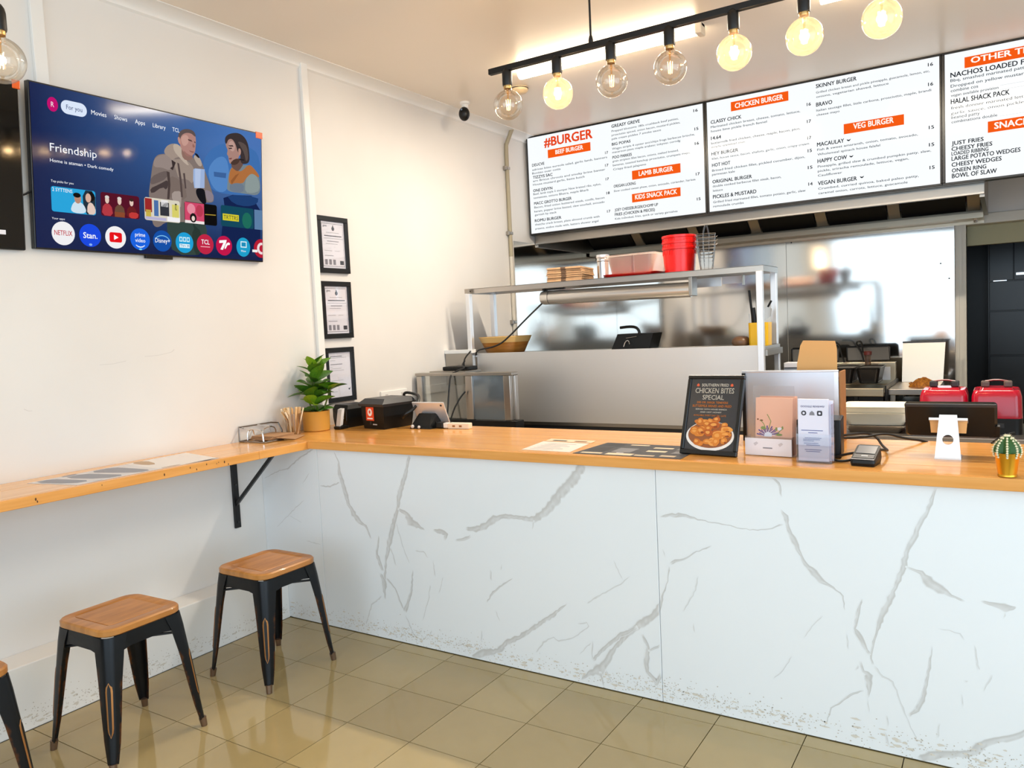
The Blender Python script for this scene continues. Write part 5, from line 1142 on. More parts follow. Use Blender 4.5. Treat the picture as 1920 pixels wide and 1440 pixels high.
m = MB(); m.poly([(2.625, 6.47, .903), (2.895, 6.47, .903), (2.91, 6.52, 1.195), (2.628, 6.52, 1.195)], .012, (0, 1, 0)); m.build('back_plate', mat('chip_plate_steel', 'D6D0C6', .3, .8), cd, world=True)
MB().box(2.628, 2.915, 6.51, 6.54, 1.193, 1.203, .002).build('top_lip', DARK, cd, world=True)
MB().box(2.61, 2.64, 5.90, 5.93, 0, .862).box(2.86, 2.89, 5.90, 5.93, 0, .862).box(2.61, 2.64, 6.4, 6.43, 0, .862).box(2.86, 2.89, 6.4, 6.43, 0, .862).build('leg', STEELD, cd, world=True)
MB().box(2.65, 2.86, 5.95, 6.40, .25, .80).build('cabinet', DARK, cd, world=True)
MB().box(2.588, 2.598, 5.80, 6.50, .55, .93).build('side_guard', BLACK, cd, world=True)
t = thing('fried_food', 'heap of golden crumbed food on the chip station', 'food', (2.80, 6.1, .9025))
m = MB(); rnd = random.Random(4)
m.lathe([(.095, 0), (.085, .016), (.05, .042), (.02, .056), (.002, .06)], (2.80, 6.08, .9025), 18)
for v in m.bm.verts:
    if v.co.z > .905: v.co += Vector((rnd.uniform(-.008, .008), rnd.uniform(-.008, .008), rnd.uniform(-.005, .005)))
for _ in range(40):
    a = rnd.uniform(0, 2 * PI); r = rnd.uniform(0, .085); m.box(0, .022, 0, .008, 0, .007)
    mm = Matrix.Rotation(rnd.uniform(0, PI), 3, 'Z') @ Matrix.Rotation(rnd.uniform(-.5, .5), 3, 'Y')
    m.bm.verts.ensure_lookup_table()
    for v in m.bm.verts[-8:]: v.co = mm @ v.co + Vector((2.80 + r * math.cos(a), 6.08 + r * math.sin(a), .903 + .058 * (1 - r / .095)))
o = m.build('heap', mat('golden_crumb', 'B8761F', .7, vary=('8C4F12', (60, 60, 60), 2, .4, .6)), t, world=True); o['kind'] = 'stuff'
t = thing('ticket_box', 'small white box on the cooking line left of the tan cardboard', 'box', (2.17, 5.2, 1.1))
MB().box(2.125, 2.21, 4.95, 5.05, 1.10, 1.148, .003).build('body', PAPER, t, world=True); MB().box(2.13, 2.205, 4.94, 4.95, 1.115, 1.12).build('slot', DARK, t, world=True)
MB().box(2.05, 2.25, 4.90, 5.10, .0, 1.10, .003).build('pedestal', DARK, t, world=True)

# ---- low bench behind the counter at the right
lb_ = thing('service_bench', 'low stainless bench behind the right half of the counter', 'bench', (3.4, 4.3, 0))
MB().box(2.40, 4.6, 4.00, 4.55, .830, .853, .002).box(2.40, 4.6, 3.995, 4.01, .800, .853, .003).build('top', STEEL, lb_, world=True)
MB().box(2.45, 4.55, 4.05, 4.5, .1, .80).build('cabinet', mat('grey_cabinet_face', '6E6C6A', .4, .6), lb_, world=True)
for x in (2.5, 4.5): MB().cyl((x, 4.1, 0), (x, 4.1, .1), .02, 10).build('foot', STEELD, lb_, world=True)
ZB = .8535
def tray(z, a, nm):
    t = thing('takeaway_tray', nm, 'tray', (2.745, 4.20, z), (0, 0, a), 'stacked pale takeaway trays'); w, d = .148, .13
    m = MB(); m.loft([rrect(-w * .82, w * .82, -d * .82, d * .82, .02, 3, 0), rrect(-w, w, -d, d, .025, 3, .055), rrect(-w * 1.03, w * 1.03, -d * 1.03, d * 1.03, .025, 3, .057), rrect(-w * .97, w * .97, -d * .97, d * .97, .025, 3, .058), rrect(-w * .79, w * .79, -d * .79, d * .79, .02, 3, .006)]); m.build('tray', mat('cream_pulp', 'FBF1DA', .7), t, True)
    m = MB()
    for k in range(9): m.box(-.11 + k * .025, -.105 + k * .025, -.09, .09, .006, .009)
    o = m.build('ribs', mat('cream_pulp', 'FBF1DA', .7), t); o['kind'] = 'stuff'
tray(ZB + .036, .05, 'lower pale takeaway tray of the pair on the bench behind the counter'); tray(ZB + .068, .03, 'upper pale takeaway tray of the pair on the bench behind the counter')
t = thing('steel_pan', 'grey steel pan under the pale takeaway trays', 'pan', (2.745, 4.2, ZB))
MB().loft([rrect(2.63, 2.86, 4.10, 4.30, .02, 3, ZB), rrect(2.60, 2.89, 4.07, 4.33, .02, 3, ZB + .034)]); m = MB(); m.loft([rrect(2.63, 2.86, 4.10, 4.30, .02, 3, ZB), rrect(2.60, 2.89, 4.07, 4.33, .02, 3, ZB + .034)]); m.build('body', STEELD, t, world=True)
t = thing('white_carton', 'low white carton on the bench right of the takeaway trays', 'box', (2.965, 4.07, ZB))
MB().box(2.90, 3.03, 4.02, 4.12, ZB, ZB + .055, .004).build('body', PAPER, t, world=True)
MAR = mat('glossy_red_enamel', 'B00A28', .16, coat=.2)
for k, (cx, cyy, lb) in enumerate(((3.034, 4.255, 'left glossy red appliance with black base and handle'), (3.247, 4.25, 'right glossy red appliance with black base and handle'))):
    t = thing('countertop_cooker', lb, 'appliance', (cx, cyy, ZB), group='red appliances behind the counter'); w = .101; d = .115
    MB().loft([rrect(-w, w, -d, d, .03, 4, 0), rrect(-w, w, -d, d, .03, 4, .075)]); m = MB(); m.loft([rrect(-w * 1.0, w * 1.0, -d, d, .03, 4, 0), rrect(-w, w, -d, d, .03, 4, .072)]); m.build('base', BLACK, t, True)
    m = MB(); m.loft([rrect(-w, w, -d, d, .03, 4, .0725), rrect(-w * .97, w * .97, -d * .97, d * .97, .03, 4, .17), rrect(-w * .90, w * .90, -d * .90, d * .90, .03, 4, .196), rrect(-w * .86, w * .86, -d * .86, d * .86, .03, 4, .200), rrect(-w * .72, w * .72, -d * .7, d * .7, .025, 4, .196)]); m.build('shell', MAR, t, True)
    m = MB(); m.loft([rrect(-w * .66, w * .66, -d * .6, d * .6, .02, 4, .1962), rrect(-w * .6, w * .6, -d * .55, d * .55, .02, 4, .208)]); m.build('lid', MAR, t, True)
    for s in (-1, 1): MB().box(s * .045 - .017, s * .045 + .017, -.03, .03, .208, .236, .006).build('knob', DARK if k == 0 else mat('brown_grey_knob', '5E4F48', .4), t)
    MB().tube([(-.045, 0, .234), (0, 0, .242), (.045, 0, .234)], .004, 6, 1).build('handle', mat('dark_red_handle', '7A1420', .3), t, True)
    MB().box(-.03, .03, -d - .0015, -d + .004, .03, .05, .001).build('control_panel', DARK, t)

# ------------------------------------------------------------------ things on the counter (z .934)
ZC = .9342
# potted plant
pl = thing('potted_plant', 'leafy green plant in an ochre pot at the corner of the counter', 'plant', (.105, 2.985, ZC))
m = MB(); m.lathe([(.066, 0), (.071, .004), (.074, .105), (.076, .108), (.071, .108), (.068, .09), (.01, .088)], (0, 0, 0), 32); m.build('pot', mat('ochre_pot', 'CF9A41', .55), pl, True)
MB().lathe([(.067, .088), (.03, .095), (.001, .097)], (0, 0, 0), 16).build('soil', mat('dark_soil', '2E2116', .9), pl)
LEAF = [mat('leaf_green_%d' % k, c, .35, vary=(d, (20, 20, 20), 2, .35, .7), spec=.5) for k, (c, d) in enumerate((('4C7A1B', '6A9A26'), ('35601A', '4A7A20'), ('98B92A', '7FA624')))]
def leaf_mesh():
    bm = bmesh.new(); n = 8; rows = []
    for i in range(n + 1):
        f = i / n; w = .5 * math.sin(PI * min(1, f * .93 + .045) ** .85) ** .9 * .56; bend = -.22 * f * f
        rows.append([bm.verts.new((x * w, f, bend + abs(x) * w * .35)) for x in (-1, -.5, 0, .5, 1)])
    for a, b in zip(rows, rows[1:]):
        for i in range(4): bm.faces.new((a[i], a[i + 1], b[i + 1], b[i]))
    me = bpy.data.meshes.new('leaf'); bm.to_mesh(me); bm.free(); me.materials.append(LEAF[0])
    me.polygons.foreach_set('use_smooth', [True] * len(me.polygons)); return me
LM = leaf_mesh(); rnd = random.Random(11)
m = MB()
stems = [((0, 0), (.0, -.005), .34), ((.03, .02), (.075, .04), .215), ((-.02, .0), (-.04, -.02), .20)]
for (x0, y0), (x1, y1), h in stems: m.tube([(x0, y0, .09), ((x0 + x1) / 2, (y0 + y1) / 2, .09 + (h - .09) * .5), (x1, y1, h)], .0045, 6, 1)
m.build('stem', mat('plant_stem', '55601F', .6), pl, True)
def leaf(p, az, el, L, k, roll=0.):
    o = bpy.data.objects.new('leaf', LM); COL.objects.link(o); o.parent = pl
    d = Vector((math.cos(az) * math.cos(el), math.sin(az) * math.cos(el), math.sin(el))); side = d.cross(Vector((0, 0, 1))).normalized(); nrm = side.cross(d)
    side, nrm = side * math.cos(roll) + nrm * math.sin(roll), nrm * math.cos(roll) - side * math.sin(roll)
    mm = Matrix.Identity(4)
    for i in range(3): mm[i][0], mm[i][1], mm[i][2], mm[i][3] = side[i] * L, d[i] * L, nrm[i] * L, p[i]
    o.matrix_local = mm; o.material_slots[0].link = 'OBJECT'; o.material_slots[0].material = LEAF[k]
# main stem whorls; azimuth 0 = +X
for h, n, L, e, off in ((.335, 5, .095, .80, .3), (.315, 4, .115, .45, 1.0), (.265, 5, .12, .55, .1), (.22, 6, .13, .45, .75), (.18, 6, .125, .4, .2), (.14, 6, .11, .3, .6)):
    for q in range(n):
        az = off + 2 * PI * q / n + rnd.uniform(-.25, .25)
        if math.cos(az) < -.55: L2 = L * .7
        else: L2 = L
        leaf((0, -.004, h), az, e + .15 + rnd.uniform(-.25, .3), L2 * 1.12, rnd.choice((0, 0, 1, 1, 2)), rnd.uniform(-.5, .5))
for (sx_, sy_, h, n, L) in ((.075, .04, .215, 6, .105), (-.03, -.03, .20, 5, .10)):
    for q in range(n): leaf((sx_, sy_, h), 2 * PI * q / n + rnd.uniform(-.3, .3), rnd.uniform(.1, .8), L, rnd.choice((0, 1, 2, 2)), rnd.uniform(-.4, .4))
for q in range(7): leaf((.01, .0, .10), 2 * PI * q / 7 + .3, rnd.uniform(.15, .6), .10, rnd.choice((0, 1, 1)), rnd.uniform(-.4, .4))
# cup of wooden stirrers
CX, CY_ = .128, 2.80
t = thing('stirrer_cup', 'clear cup beside the potted plant', 'cup', (CX, CY_, ZC))
m = MB(); m.lathe([(.001, 0), (.036, 0), (.046, .115), (.0445, .115), (.035, .004), (.001, .003)], (0, 0, 0), 28, False); m.build('cup', glass_mat('clear_cup', 'FBF6F0', .06, edge=.4), t, True)
STK = [mat('stirrer_wood_%d' % k, c, .6) for k, c in enumerate(('F2DAB0', 'E8C48F', 'F7E8CB', 'D9AC76'))]
sme = None
for k in range(64):
    a = rnd.uniform(0, 2 * PI); r = .026 * math.sqrt(rnd.random()); lean = rnd.uniform(.06, .28) if k < 40 else rnd.uniform(.3, .62)
    az = a if k < 40 else -PI / 2 + rnd.uniform(-.45, .35)
    p0 = Vector((CX + r * math.cos(a), CY_ + r * math.sin(a), ZC + .005))
    if k >= 40: p0 = Vector((CX - .4 * .035 * math.cos(az) , CY_ - .4 * .035 * math.sin(az), ZC + .006))
    if sme is None:
        q = MB().box(-.0040, .0040, -.0008, .0008, 0, .142); sme = bpy.data.meshes.new('wooden_stirrer'); q.bm.to_mesh(sme); q.bm.free(); sme.materials.append(STK[0])
    o = bpy.data.objects.new('wooden_stirrer', sme); COL.objects.link(o); o.location = p0
    d = Vector((math.cos(az) * math.sin(lean), math.sin(az) * math.sin(lean), math.cos(lean)))
    # keep the shaft inside the cup wall
    o.rotation_mode = 'QUATERNION'; o.rotation_quaternion = d.to_track_quat('Z', 'Y') @ Matrix.Rotation(rnd.uniform(0, PI), 3, 'Z').to_quaternion()
    o.material_slots[0].link = 'OBJECT'; o.material_slots[0].material = rnd.choice(STK)
    tag(o, 'flat pale wooden stirrer standing upright in the clear cup' if k < 40 else 'flat pale wooden stirrer leaning out of the clear cup toward the napkins', 'stirrer', 'wooden stirrers in the clear cup')
# napkin holder with brown napkins
t = thing('napkin_holder', 'low wire napkin holder on the corner of the bar ledge', 'holder', (.11, 2.64, .9302))
W_ = mat('dark_chrome_wire', '8C8782', .25, .9); zz = .9305
m = MB()
m.tube([(.015, 2.545, zz + .004), (.015, 2.545, zz + .075), (.015, 2.75, zz + .075), (.03, 2.785, zz + .07), (.05, 2.79, zz + .03), (.05, 2.79, zz + .004)], .004, 8)
m.tube([(.015, 2.545, zz + .004), (.20, 2.545, zz + .004), (.20, 2.76, zz + .004), (.015, 2.76, zz + .004), (.015, 2.545, zz + .004)], .0035, 8)
m.build('frame', W_, t, True, world=True)
for y0, y1, x in ((2.56, 2.60, .06), (2.655, 2.74, .06)): MB().tube([(x, y0, zz + .004), (x, y0, zz + .05), (x + .01, (y0 + y1) / 2, zz + .064), (x, y1, zz + .05), (x, y1, zz + .004)], .003, 6, 1).build('hoop', CHROME, t, True, world=True)
m = MB()
m.tube([(.015, 2.56, zz + .07), (.16, 2.56, zz + .066), (.175, 2.56, zz + .05), (.178, 2.56, zz + .004)], .0045, 6, 1)
m.build('hoop', CHROME, t, True, world=True)
m = MB(); m.tube([(.02, 2.66, zz + .074), (.11, 2.66, zz + .07), (.11, 2.66, zz + .045)], .0035, 6)
m.build('hoop', CHROME, t, True, world=True)
NAP = mat('brown_napkin', 'B48A63', .85)
for k in range(4):
    o = MB().box(-.075, .075, -.075, .075, 0, .0035, .0008, 1).build('paper_napkin', NAP, None); o.location = (.115, 2.665 + .004 * k, zz + .0085 + .0045 * k); o.rotation_euler = (0, 0, .05 * k - .05)
    tag(o, '%s brown napkin of the pile in the wire holder' % ['lowest', 'second', 'third', 'topmost'][k], 'napkin', 'brown napkins in the wire holder')
o = MB().box(-.05, .05, -.07, .07, 0, .003, .0008, 1).build('paper_napkin', NAP, None); o.location = (.205, 2.71, zz + .0105); o.rotation_euler = (.0, .10, .5); tag(o, 'brown napkin slipping out at the front of the wire holder', 'napkin', 'brown napkins in the wire holder')
# receipt printers
t = thing('card_reader', 'small black card reader with white side behind the ochre pot', 'card reader', (.17, 3.02, ZC))
m = MB(); m.box(.185, .235, 3.03, 3.10, ZC, ZC + .018, .006); m.build('dock', BLACK, t, world=True)
m = MB(); m.poly([(.19, 3.045, ZC + .018), (.225, 3.04, ZC + .018), (.215, 3.07, ZC + .105), (.18, 3.075, ZC + .105)], .02, (.1, 1, .3)); m.build('handset', mat('light_grey_plastic', 'D6D3D0', .35), t, world=True)
def body(name, label, cat, pts, h, frac, loc, rot, m_, group=None):
    t = thing(name, label, cat, loc, (0, 0, rot), group); m = MB()
    m.loft([[(x * .90, y * .94, 0) for x, y in pts], [(x, y, h * .45) for x, y in pts], [(x, y, h * .82) for x, y in pts], [(x * frac, y * frac + .0, h) for x, y in pts]])
    m.build('body', m_, t); return t
sq = lambda w, d: [(-w, -d), (w, -d), (w, d), (-w, d)]
t = body('receipt_printer', 'smaller black receipt printer against the wall under the framed letter', 'printer', sq(.066, .085), .125, .86, (.168, 3.20, ZC), -.14, BLACK, 'receipt printers')
MB().box(-.055, .055, -.0875, -.083, .035, .10, .002).build('front_cover', mat('black_gloss', '08080A', .12), t); MB().cyl((-.045, -.0875, .085), (-.045, -.089, .085), .004, 8).build('button', DARK, t); MB().box(.004, .034, -.0882, -.0874, .05, .0545).build('badge', mat('pale_print', 'BDBDBD', .5), t)
t = body('receipt_printer', 'larger black receipt printer with an orange and white sticker', 'printer', sq(.092, .105), .155, .88, (.425, 3.205, ZC), -.14, BLACK, 'receipt printers')
m = MB(); m.loft([[(-.10, -.115, .122), (.10, -.115, .122), (.10, .115, .122), (-.10, .115, .122)], [(-.104, -.120, .136), (.104, -.120, .136), (.104, .12, .136), (-.104, .12, .136)], [(-.082, -.085, .162), (.082, -.085, .162), (.082, .105, .162), (-.082, .105, .162)]]); m.build('lid', DARK, t)
def vface(parent, name, x0, x1, z0, z1, y, m_): return MB().poly([(x0, y, z0), (x1, y, z0), (x1, y, z1), (x0, y, z1)], .0008, (0, -1, 0)).build(name, m_, parent)
def vdisc(parent, name, cx, cz, rx, rz, y, m_): return MB().poly([(cx + rx * math.cos(a), y, cz + rz * math.sin(a)) for a in [i * PI / 10 for i in range(20)]], .0005, (0, -1, 0)).build(name, m_, parent)
stk = vface(t, 'sticker', -.052, .012, .045, .118, -.1062, mat('orange_sticker', 'EE4A22', .4))
WS = mat('sticker_white', 'FFF6EE', .5)
vdisc(stk, 'mark', -.02, .090, .018, .021, -.1072, WS); vdisc(stk, 'mark', -.02, .092, .007, .009, -.1080, mat('orange_sticker', 'EE4A22', .4)); vface(stk, 'mark', -.042, .002, .053, .060, -.1072, WS)
vface(t, 'badge', -.002, .032, .022, .028, -.1040, mat('pale_print', 'BDBDBD', .5)); vface(t, 'indicator', -.025, -.012, .022, .040, -.1040, DARK)
MB().tube([(.10, .02, .05), (.15, -.02, .07), (.19, .03, .10), (.16, .10, .16), (.08, .13, .172), (.0, .12, .18), (-.02, .15, .12)], .008, 8, 2).build('cable', CABLE, t, True)
# tablet on stand, seen from behind
t = thing('tablet', 'silver backed tablet propped on a black stand beside the larger printer', 'tablet', (.685, 3.22, ZC), (0, 0, .02))
m = MB(); m.box(-.105, .105, -.004, .004, 0, .125, .003)
q = m.build('tablet', ALU, t); q.rotation_euler = (.42, 0, 0); q.location = (.01, .05, .022)
MB().cyl((.085, -.0045, .108), (.085, -.0055, .108), .006, 12).build('lens', DARK, q)
m = MB(); m.loft([[(-.075, -.055, 0), (.06, -.055, 0), (.075, .06, 0), (-.07, .06, 0)], [(-.07, -.05, .012), (.055, -.05, .012), (.07, .06, .012), (-.065, .06, .012)], [(-.05, .0, .075), (.03, .0, .075), (.05, .035, .075), (-.05, .035, .075)]]); m.build('stand', BLACK, t)
MB().sphere((-.055, -.055, .012), .010).sphere((-.01, -.058, .010), .008).build('stand_clip', mat('light_grey_plastic', 'D6D3D0', .35), t, True)
# power board with plug
t = thing('power_board', 'white power board with a black plug at the back of the counter', 'power board', (.845, 3.22, ZC), (0, 0, .1))
MB().box(-.01, .115, -.02, .02, 0, .030, .004).build('board', mat('cream_board', 'EADCC8', .45), t); MB().box(-.085, -.04, -.02, .02, .0, .034, .008).build('plug', BLACK, t); MB().box(-.04, -.012, -.016, .016, .004, .03, .003).build('plug_cap', WHITE, t); MB().tube([(-.085, 0, .02), (-.12, .03, .04), (-.09, .07, .03), (0, .08, .012)], .004, 6, 1).build('lead', CABLE, t, True)
for k in range(2): MB().box(.018 + k * .04, .034 + k * .04, -.0205, -.019, .01, .02).build('socket_face', mat('brown_mark', '9A6A3A', .5), t)
# papers on counter and ledge
def sheet(name, label, pts, m_, z, cat='leaflet', group=None):
    cx = sum(p[0] for p in pts) / len(pts); cyy = sum(p[1] for p in pts) / len(pts)
    t = thing(name, label, cat, (cx, cyy, z), group=group); MB().poly([(x - cx, y - cyy, 0) for x, y in pts], .0009).build('sheet', m_, t); return t, cx, cyy
def patch(t, cx, cyy, pts, m_, z=.0012, name='print'): return flat(name, [(x - cx, y - cyy) for x, y in pts], m_, t, z)
t, cx, cyy = sheet('menu_leaflet', 'white printed page lying on the counter top', [(1.585, 2.715), (1.815, 2.708), (1.79, 2.93), (1.56, 2.94)], mat('pinkish_page', 'E3D6CE', .5), ZC + .0002)
for k in range(6): patch(t, cx, cyy, [(1.61, 2.74 + k * .03), (1.61 + .14 * (1 if k % 2 else .8), 2.738 + k * .03), (1.61 + .14 * (1 if k % 2 else .8), 2.744 + k * .03), (1.61, 2.746 + k * .03)], INK)
t, cx, cyy = sheet('menu_leaflet', 'brown and white leaflet behind the white page', [(1.56, 2.955), (1.79, 2.945), (1.785, 3.01), (1.555, 3.02)], mat('beige_print', 'D9C3A6', .6), ZC + .0002)
patch(t, cx, cyy, [(1.59, 2.965), (1.66, 2.962), (1.66, 2.985), (1.59, 2.988)], DARK); patch(t, cx, cyy, [(1.70, 2.96), (1.76, 2.957), (1.76, 2.98), (1.70, 2.983)], mat('brown_print', '7E4B2A', .6))
CH = mat('charcoal_print', '3A3B3F', .45); BEI = mat('beige_print', 'D9C3A6', .6); GR = mat('grey_print', '77777B', .5)
t, cx, cyy = sheet('menu_poster', 'charcoal takeaway menu sheet lying on the counter beside the framed sign', [(1.838, 2.690), (2.285, 2.682), (2.275, 2.965), (1.855, 2.978)], CH, ZC + .0002, 'menu')
for x0, x1, y0, y1, mm in ((1.86, 1.95, 2.71, 2.735, BEI), (1.97, 2.08, 2.70, 2.74, BEI), (2.09, 2.17, 2.705, 2.725, BEI), (2.19, 2.25, 2.71, 2.74, BEI), (1.97, 2.05, 2.76, 2.86, GR), (1.86, 1.94, 2.77, 2.86, DARK), (2.10, 2.18, 2.80, 2.83, BEI), (2.10, 2.18, 2.88, 2.905, BEI), (1.98, 2.06, 2.93, 2.95, BEI), (1.87, 1.95, 2.90, 2.96, DARK), (2.20, 2.26, 2.86, 2.94, GR), (2.0, 2.03, 2.745, 2.752, PAPER), (2.21, 2.25, 2.78, 2.84, GR)):
    patch(t, cx, cyy, [(x0, y0), (x1, y0), (x1, y1), (x0, y1)], mm)
t, cx, cyy = sheet('menu_poster', 'grey and white menu sheet on the bar ledge, the one nearer the picture edge', [(.10, 1.49), (.355, 1.545), (.350, 1.90), (.075, 1.90)], mat('pale_grey_print', 'D8D4D4', .4), .9303, 'menu', 'menu sheets on the bar ledge')
GRB = mat('blue_grey_print', '8C8D97', .45)
for q in ([(.11, 1.50), (.30, 1.55), (.32, 1.62), (.2, 1.60), (.11, 1.58)], [(.13, 1.60), (.33, 1.66), (.34, 1.75), (.22, 1.72), (.12, 1.70)], [(.10, 1.72), (.25, 1.76), (.34, 1.80), (.34, 1.86), (.2, 1.85), (.09, 1.84)], [(.345, 1.60), (.35, 1.65), (.34, 1.64)], [(.09, 1.62), (.12, 1.62), (.11, 1.68), (.085, 1.68)]): patch(t, cx, cyy, sm(q, 1), GRB)
t, cx, cyy = sheet('menu_poster', 'white and tan menu sheet on the bar ledge toward the counter', [(.07, 1.905), (.350, 1.885), (.370, 2.155), (.05, 2.215)], mat('warm_white_print', 'E9E2DD', .4), .9305, 'menu', 'menu sheets on the bar ledge')
for q in ([(.06, 1.93), (.20, 1.92), (.22, 1.96), (.07, 2.0)], [(.33, 1.90), (.345, 1.90), (.35, 1.99), (.33, 1.98)]): patch(t, cx, cyy, sm(q, 1), mat('tan_print', 'B99A78', .5))
MB().poly([(.355 - cx, 2.0 - cyy, .001), (.368 - cx, 2.10 - cyy, .001), (.370 - cx, 2.155 - cyy, .004), (.366 - cx, 2.155 - cyy, .004), (.352 - cx, 2.0 - cyy, .001)]).build('curled_edge', DARK, t)

# framed chicken sign
t = thing('framed_sign', 'black framed chicken bites special sign leaning on the counter', 'sign', (2.24, 2.795, ZC))
ang = math.radians(19)
W2, H2 = .225, .305
uu = Vector((1, -.12, 0)).normalized(); nh = Vector((uu.y, -uu.x, 0)); 
vv = (Vector((0, 0, 1)) * math.cos(ang) - nh * math.sin(ang))
frame_matrix(t, (2.238, 2.800, ZC + .002), uu, vv)
m = MB(); bw = .014
for a, b_, c, d in ((0, W2, 0, bw + .004), (0, W2, H2 - bw, H2), (0, bw, bw + .004, H2 - bw), (W2 - bw, W2, bw + .004, H2 - bw)): m.box(a, b_, c, d, -.012, .004, .002, 1)
m.build('frame', BLACKF, t)
ps = flat('poster', [(bw, bw), (W2 - bw, bw), (W2 - bw, H2 - bw), (bw, H2 - bw)], mat('poster_charcoal', '38373A', .25), t, -.002)
MB().box(.002, W2 - .002, .002, H2 - .002, -.012, -.006).build('backing', DARK, t)
m = MB(); m.poly([(.07, .05, -.012), (W2 - .07, .05, -.012), (W2 - .09, .27, -.012), (.09, .27, -.012)], .004, (0, 0, -1)); q = m.build('easel_leg', BLACKF, t); q.rotation_euler = (-.0, 0, 0)
CRE = mat('poster_cream', 'F3E9DA', .4); POR = mat('poster_orange', 'F0903A', .4)
for s, x, y, w, h, mm, bo in (('SOUTHERN FRIED', .058, .262, .108, .011, CRE, .02), ('CHICKEN BITES', .034, .236, .155, .020, CRE, .012), ('SPECIAL', .066, .211, .086, .018, CRE, .012), ('250 OR 500GR TENDERS', .045, .196, .125, .008, POR, .02), ('BUTTERMILK BRINED AND FRIED', .030, .182, .155, .009, POR, .02), ('SERVED WITH HOUSE RANCH', .044, .171, .124, .005, CRE, .02), ('AND HOT HONEY', .063, .160, .086, .005, CRE, .02), ('AVAILABLE EVERY DAY TILL LATE', .038, .147, .130, .006, POR, .02)):
    text(s, x, y, w, h, mm, ps, bo, z=.0006)
for x in (.043, .178): flat('flame_mark', sm([(x - .005, .262), (x + .005, .262), (x + .006, .268), (x, .275), (x - .006, .268)], 1), mat('flame_orange', 'E2603A', .4), ps, .0006)
pg = flat('plate', ell(.1125, .072, .095, .056, 40), mat('plate_white', 'F1EDE8', .3), ps, .0005)
flat('plate_inner', ell(.1125, .077, .087, .050, 40), mat('plate_shade', '9A5A30', .5), pg, .0003)
NUG = [mat('fried_%d' % k, c, .5) for k, c in enumerate(('D9822B', 'B85A1B', 'E9A04C', '8C3F14', 'C96F22'))]
rn = random.Random(9)
for k in range(30):
    f = k / 29; cx = .1145 + rn.uniform(-.065, .065); cyy = .128 - f * .082 + rn.uniform(-.012, .012)
    lim = .078 * math.sqrt(max(0.05, 1 - ((cyy - .075) / .062) ** 2)); cx = .1145 + max(-lim, min(lim, cx - .1145))
    rx = rn.uniform(.015, .028); ry = rn.uniform(.011, .018); n = 9; ph = rn.uniform(0, 6)
    pts = sm([(cx + rx * rn.uniform(.7, 1.1) * math.cos(ph + i * 2 * PI / n), cyy + ry * rn.uniform(.7, 1.1) * math.sin(ph + i * 2 * PI / n)) for i in range(n)], 1)
    c1 = rn.choice((0, 1, 2, 4, 4, 0))
    ng = flat('fried_piece', pts, NUG[c1], pg, .0008 + k * .00005)
    flat('fried_piece', [(cx + (x - cx) * .5 - .002, cyy + (y - cyy) * .45 + .002) for x, y in pts], NUG[2 if c1 != 2 else 0], pg, .00083 + k * .00005)
    if k % 3 == 0: flat('fried_piece', [(cx + (x - cx) * .35 + .006, cyy + (y - cyy) * .3 - .006) for x, y in pts], NUG[3], pg, .00085 + k * .00005)
# stainless box with folded cardboard
bx = thing('steel_dispenser', 'upright stainless box at the back edge of the counter', 'box', (2.55, 3.24, ZC))
MB().box(2.385, 2.735, 3.185, 3.189, ZC + .002, 1.213).build('front', mat('satin_dispenser', 'DADCE2', .38, .6), bx, world=True)
MB().box(2.372, 2.742, 3.180, 3.188, 1.213, 1.221, .002).build('top_lip', ALU, bx, world=True)
MB().box(2.725, 2.741, 3.183, 3.188, ZC + .002, 1.213).build('edge_strip', ALU, bx, world=True)
MB().box(2.385, 2.389, 3.19, 3.30, ZC, 1.213).box(2.731, 2.735, 3.19, 3.30, ZC, 1.19).box(2.389, 2.731, 3.29, 3.30, ZC, 1.20).box(2.389, 2.731, 3.19, 3.29, ZC, ZC + .004).build('shell', STEEL, bx, world=True)
MB().box(2.373, 2.386, 3.175, 3.185, ZC, 1.211).build('black_strip', BLACK, bx, world=True)
t = thing('cardboard_sleeve', 'tan cardboard sleeve sticking up out of the stainless box', 'cardboard', (2.66, 3.24, ZC + .005))
m = MB(); z0 = ZC + .005; m.poly([(2.572, 3.235, z0), (2.728, 3.235, z0), (2.728, 3.235, 1.30), (2.722, 3.235, 1.330), (2.603, 3.235, 1.335), (2.592, 3.235, 1.315), (2.578, 3.235, 1.24)], .004, (0, 1, 0)); m.build('board', CARDO, t, world=True)
t = thing('cardboard_sleeve', 'brown cardboard sheet at the right end of the stainless box', 'cardboard', (2.75, 3.22, ZC))
MB().box(2.7425, 2.748, 3.19, 3.30, ZC, 1.213).build('board', mat('brown_board', 'B07C4C', .7), t, world=True)
# gift card stand
t = thing('card_display', 'clear stand of peach floral cards beside the framed sign', 'card display', (2.56, 2.84, ZC)); yaw_ = -.1
t.rotation_euler.z = yaw_
CLR = glass_mat('clear_acrylic', 'F8F8FA', .06, .03, 'FFFFFF', edge=.35)
MB().box(-.086, .086, -.004, .05, 0, .003).box(-.086, .086, -.004, -.001, .003, .07).box(-.086, -.083, -.001, .05, .003, .07).box(.083, .086, -.001, .05, .003, .07).box(-.07, .08, .047, .05, .003, .25).build('stand', CLR, t)
MB().box(-.085, .085, -.008, -.0045, .002, .064, .0008, 1).build('label_card', PAPER, t)
for s_, x in ((-1, -.045), (1, .045)): MB().poly([(x - .008, -.0083, .045), (x + .004, -.0083, .052), (x + .010, -.0083, .046), (x - .002, -.0083, .036)], .0003, (0, -1, 0)).build('motif', mat('pale_grey_motif', 'CFCBD0', .6), t); 
MB().box(-.018, .016, -.0086, -.0083, .028, .032).build('lettering', INK, t)
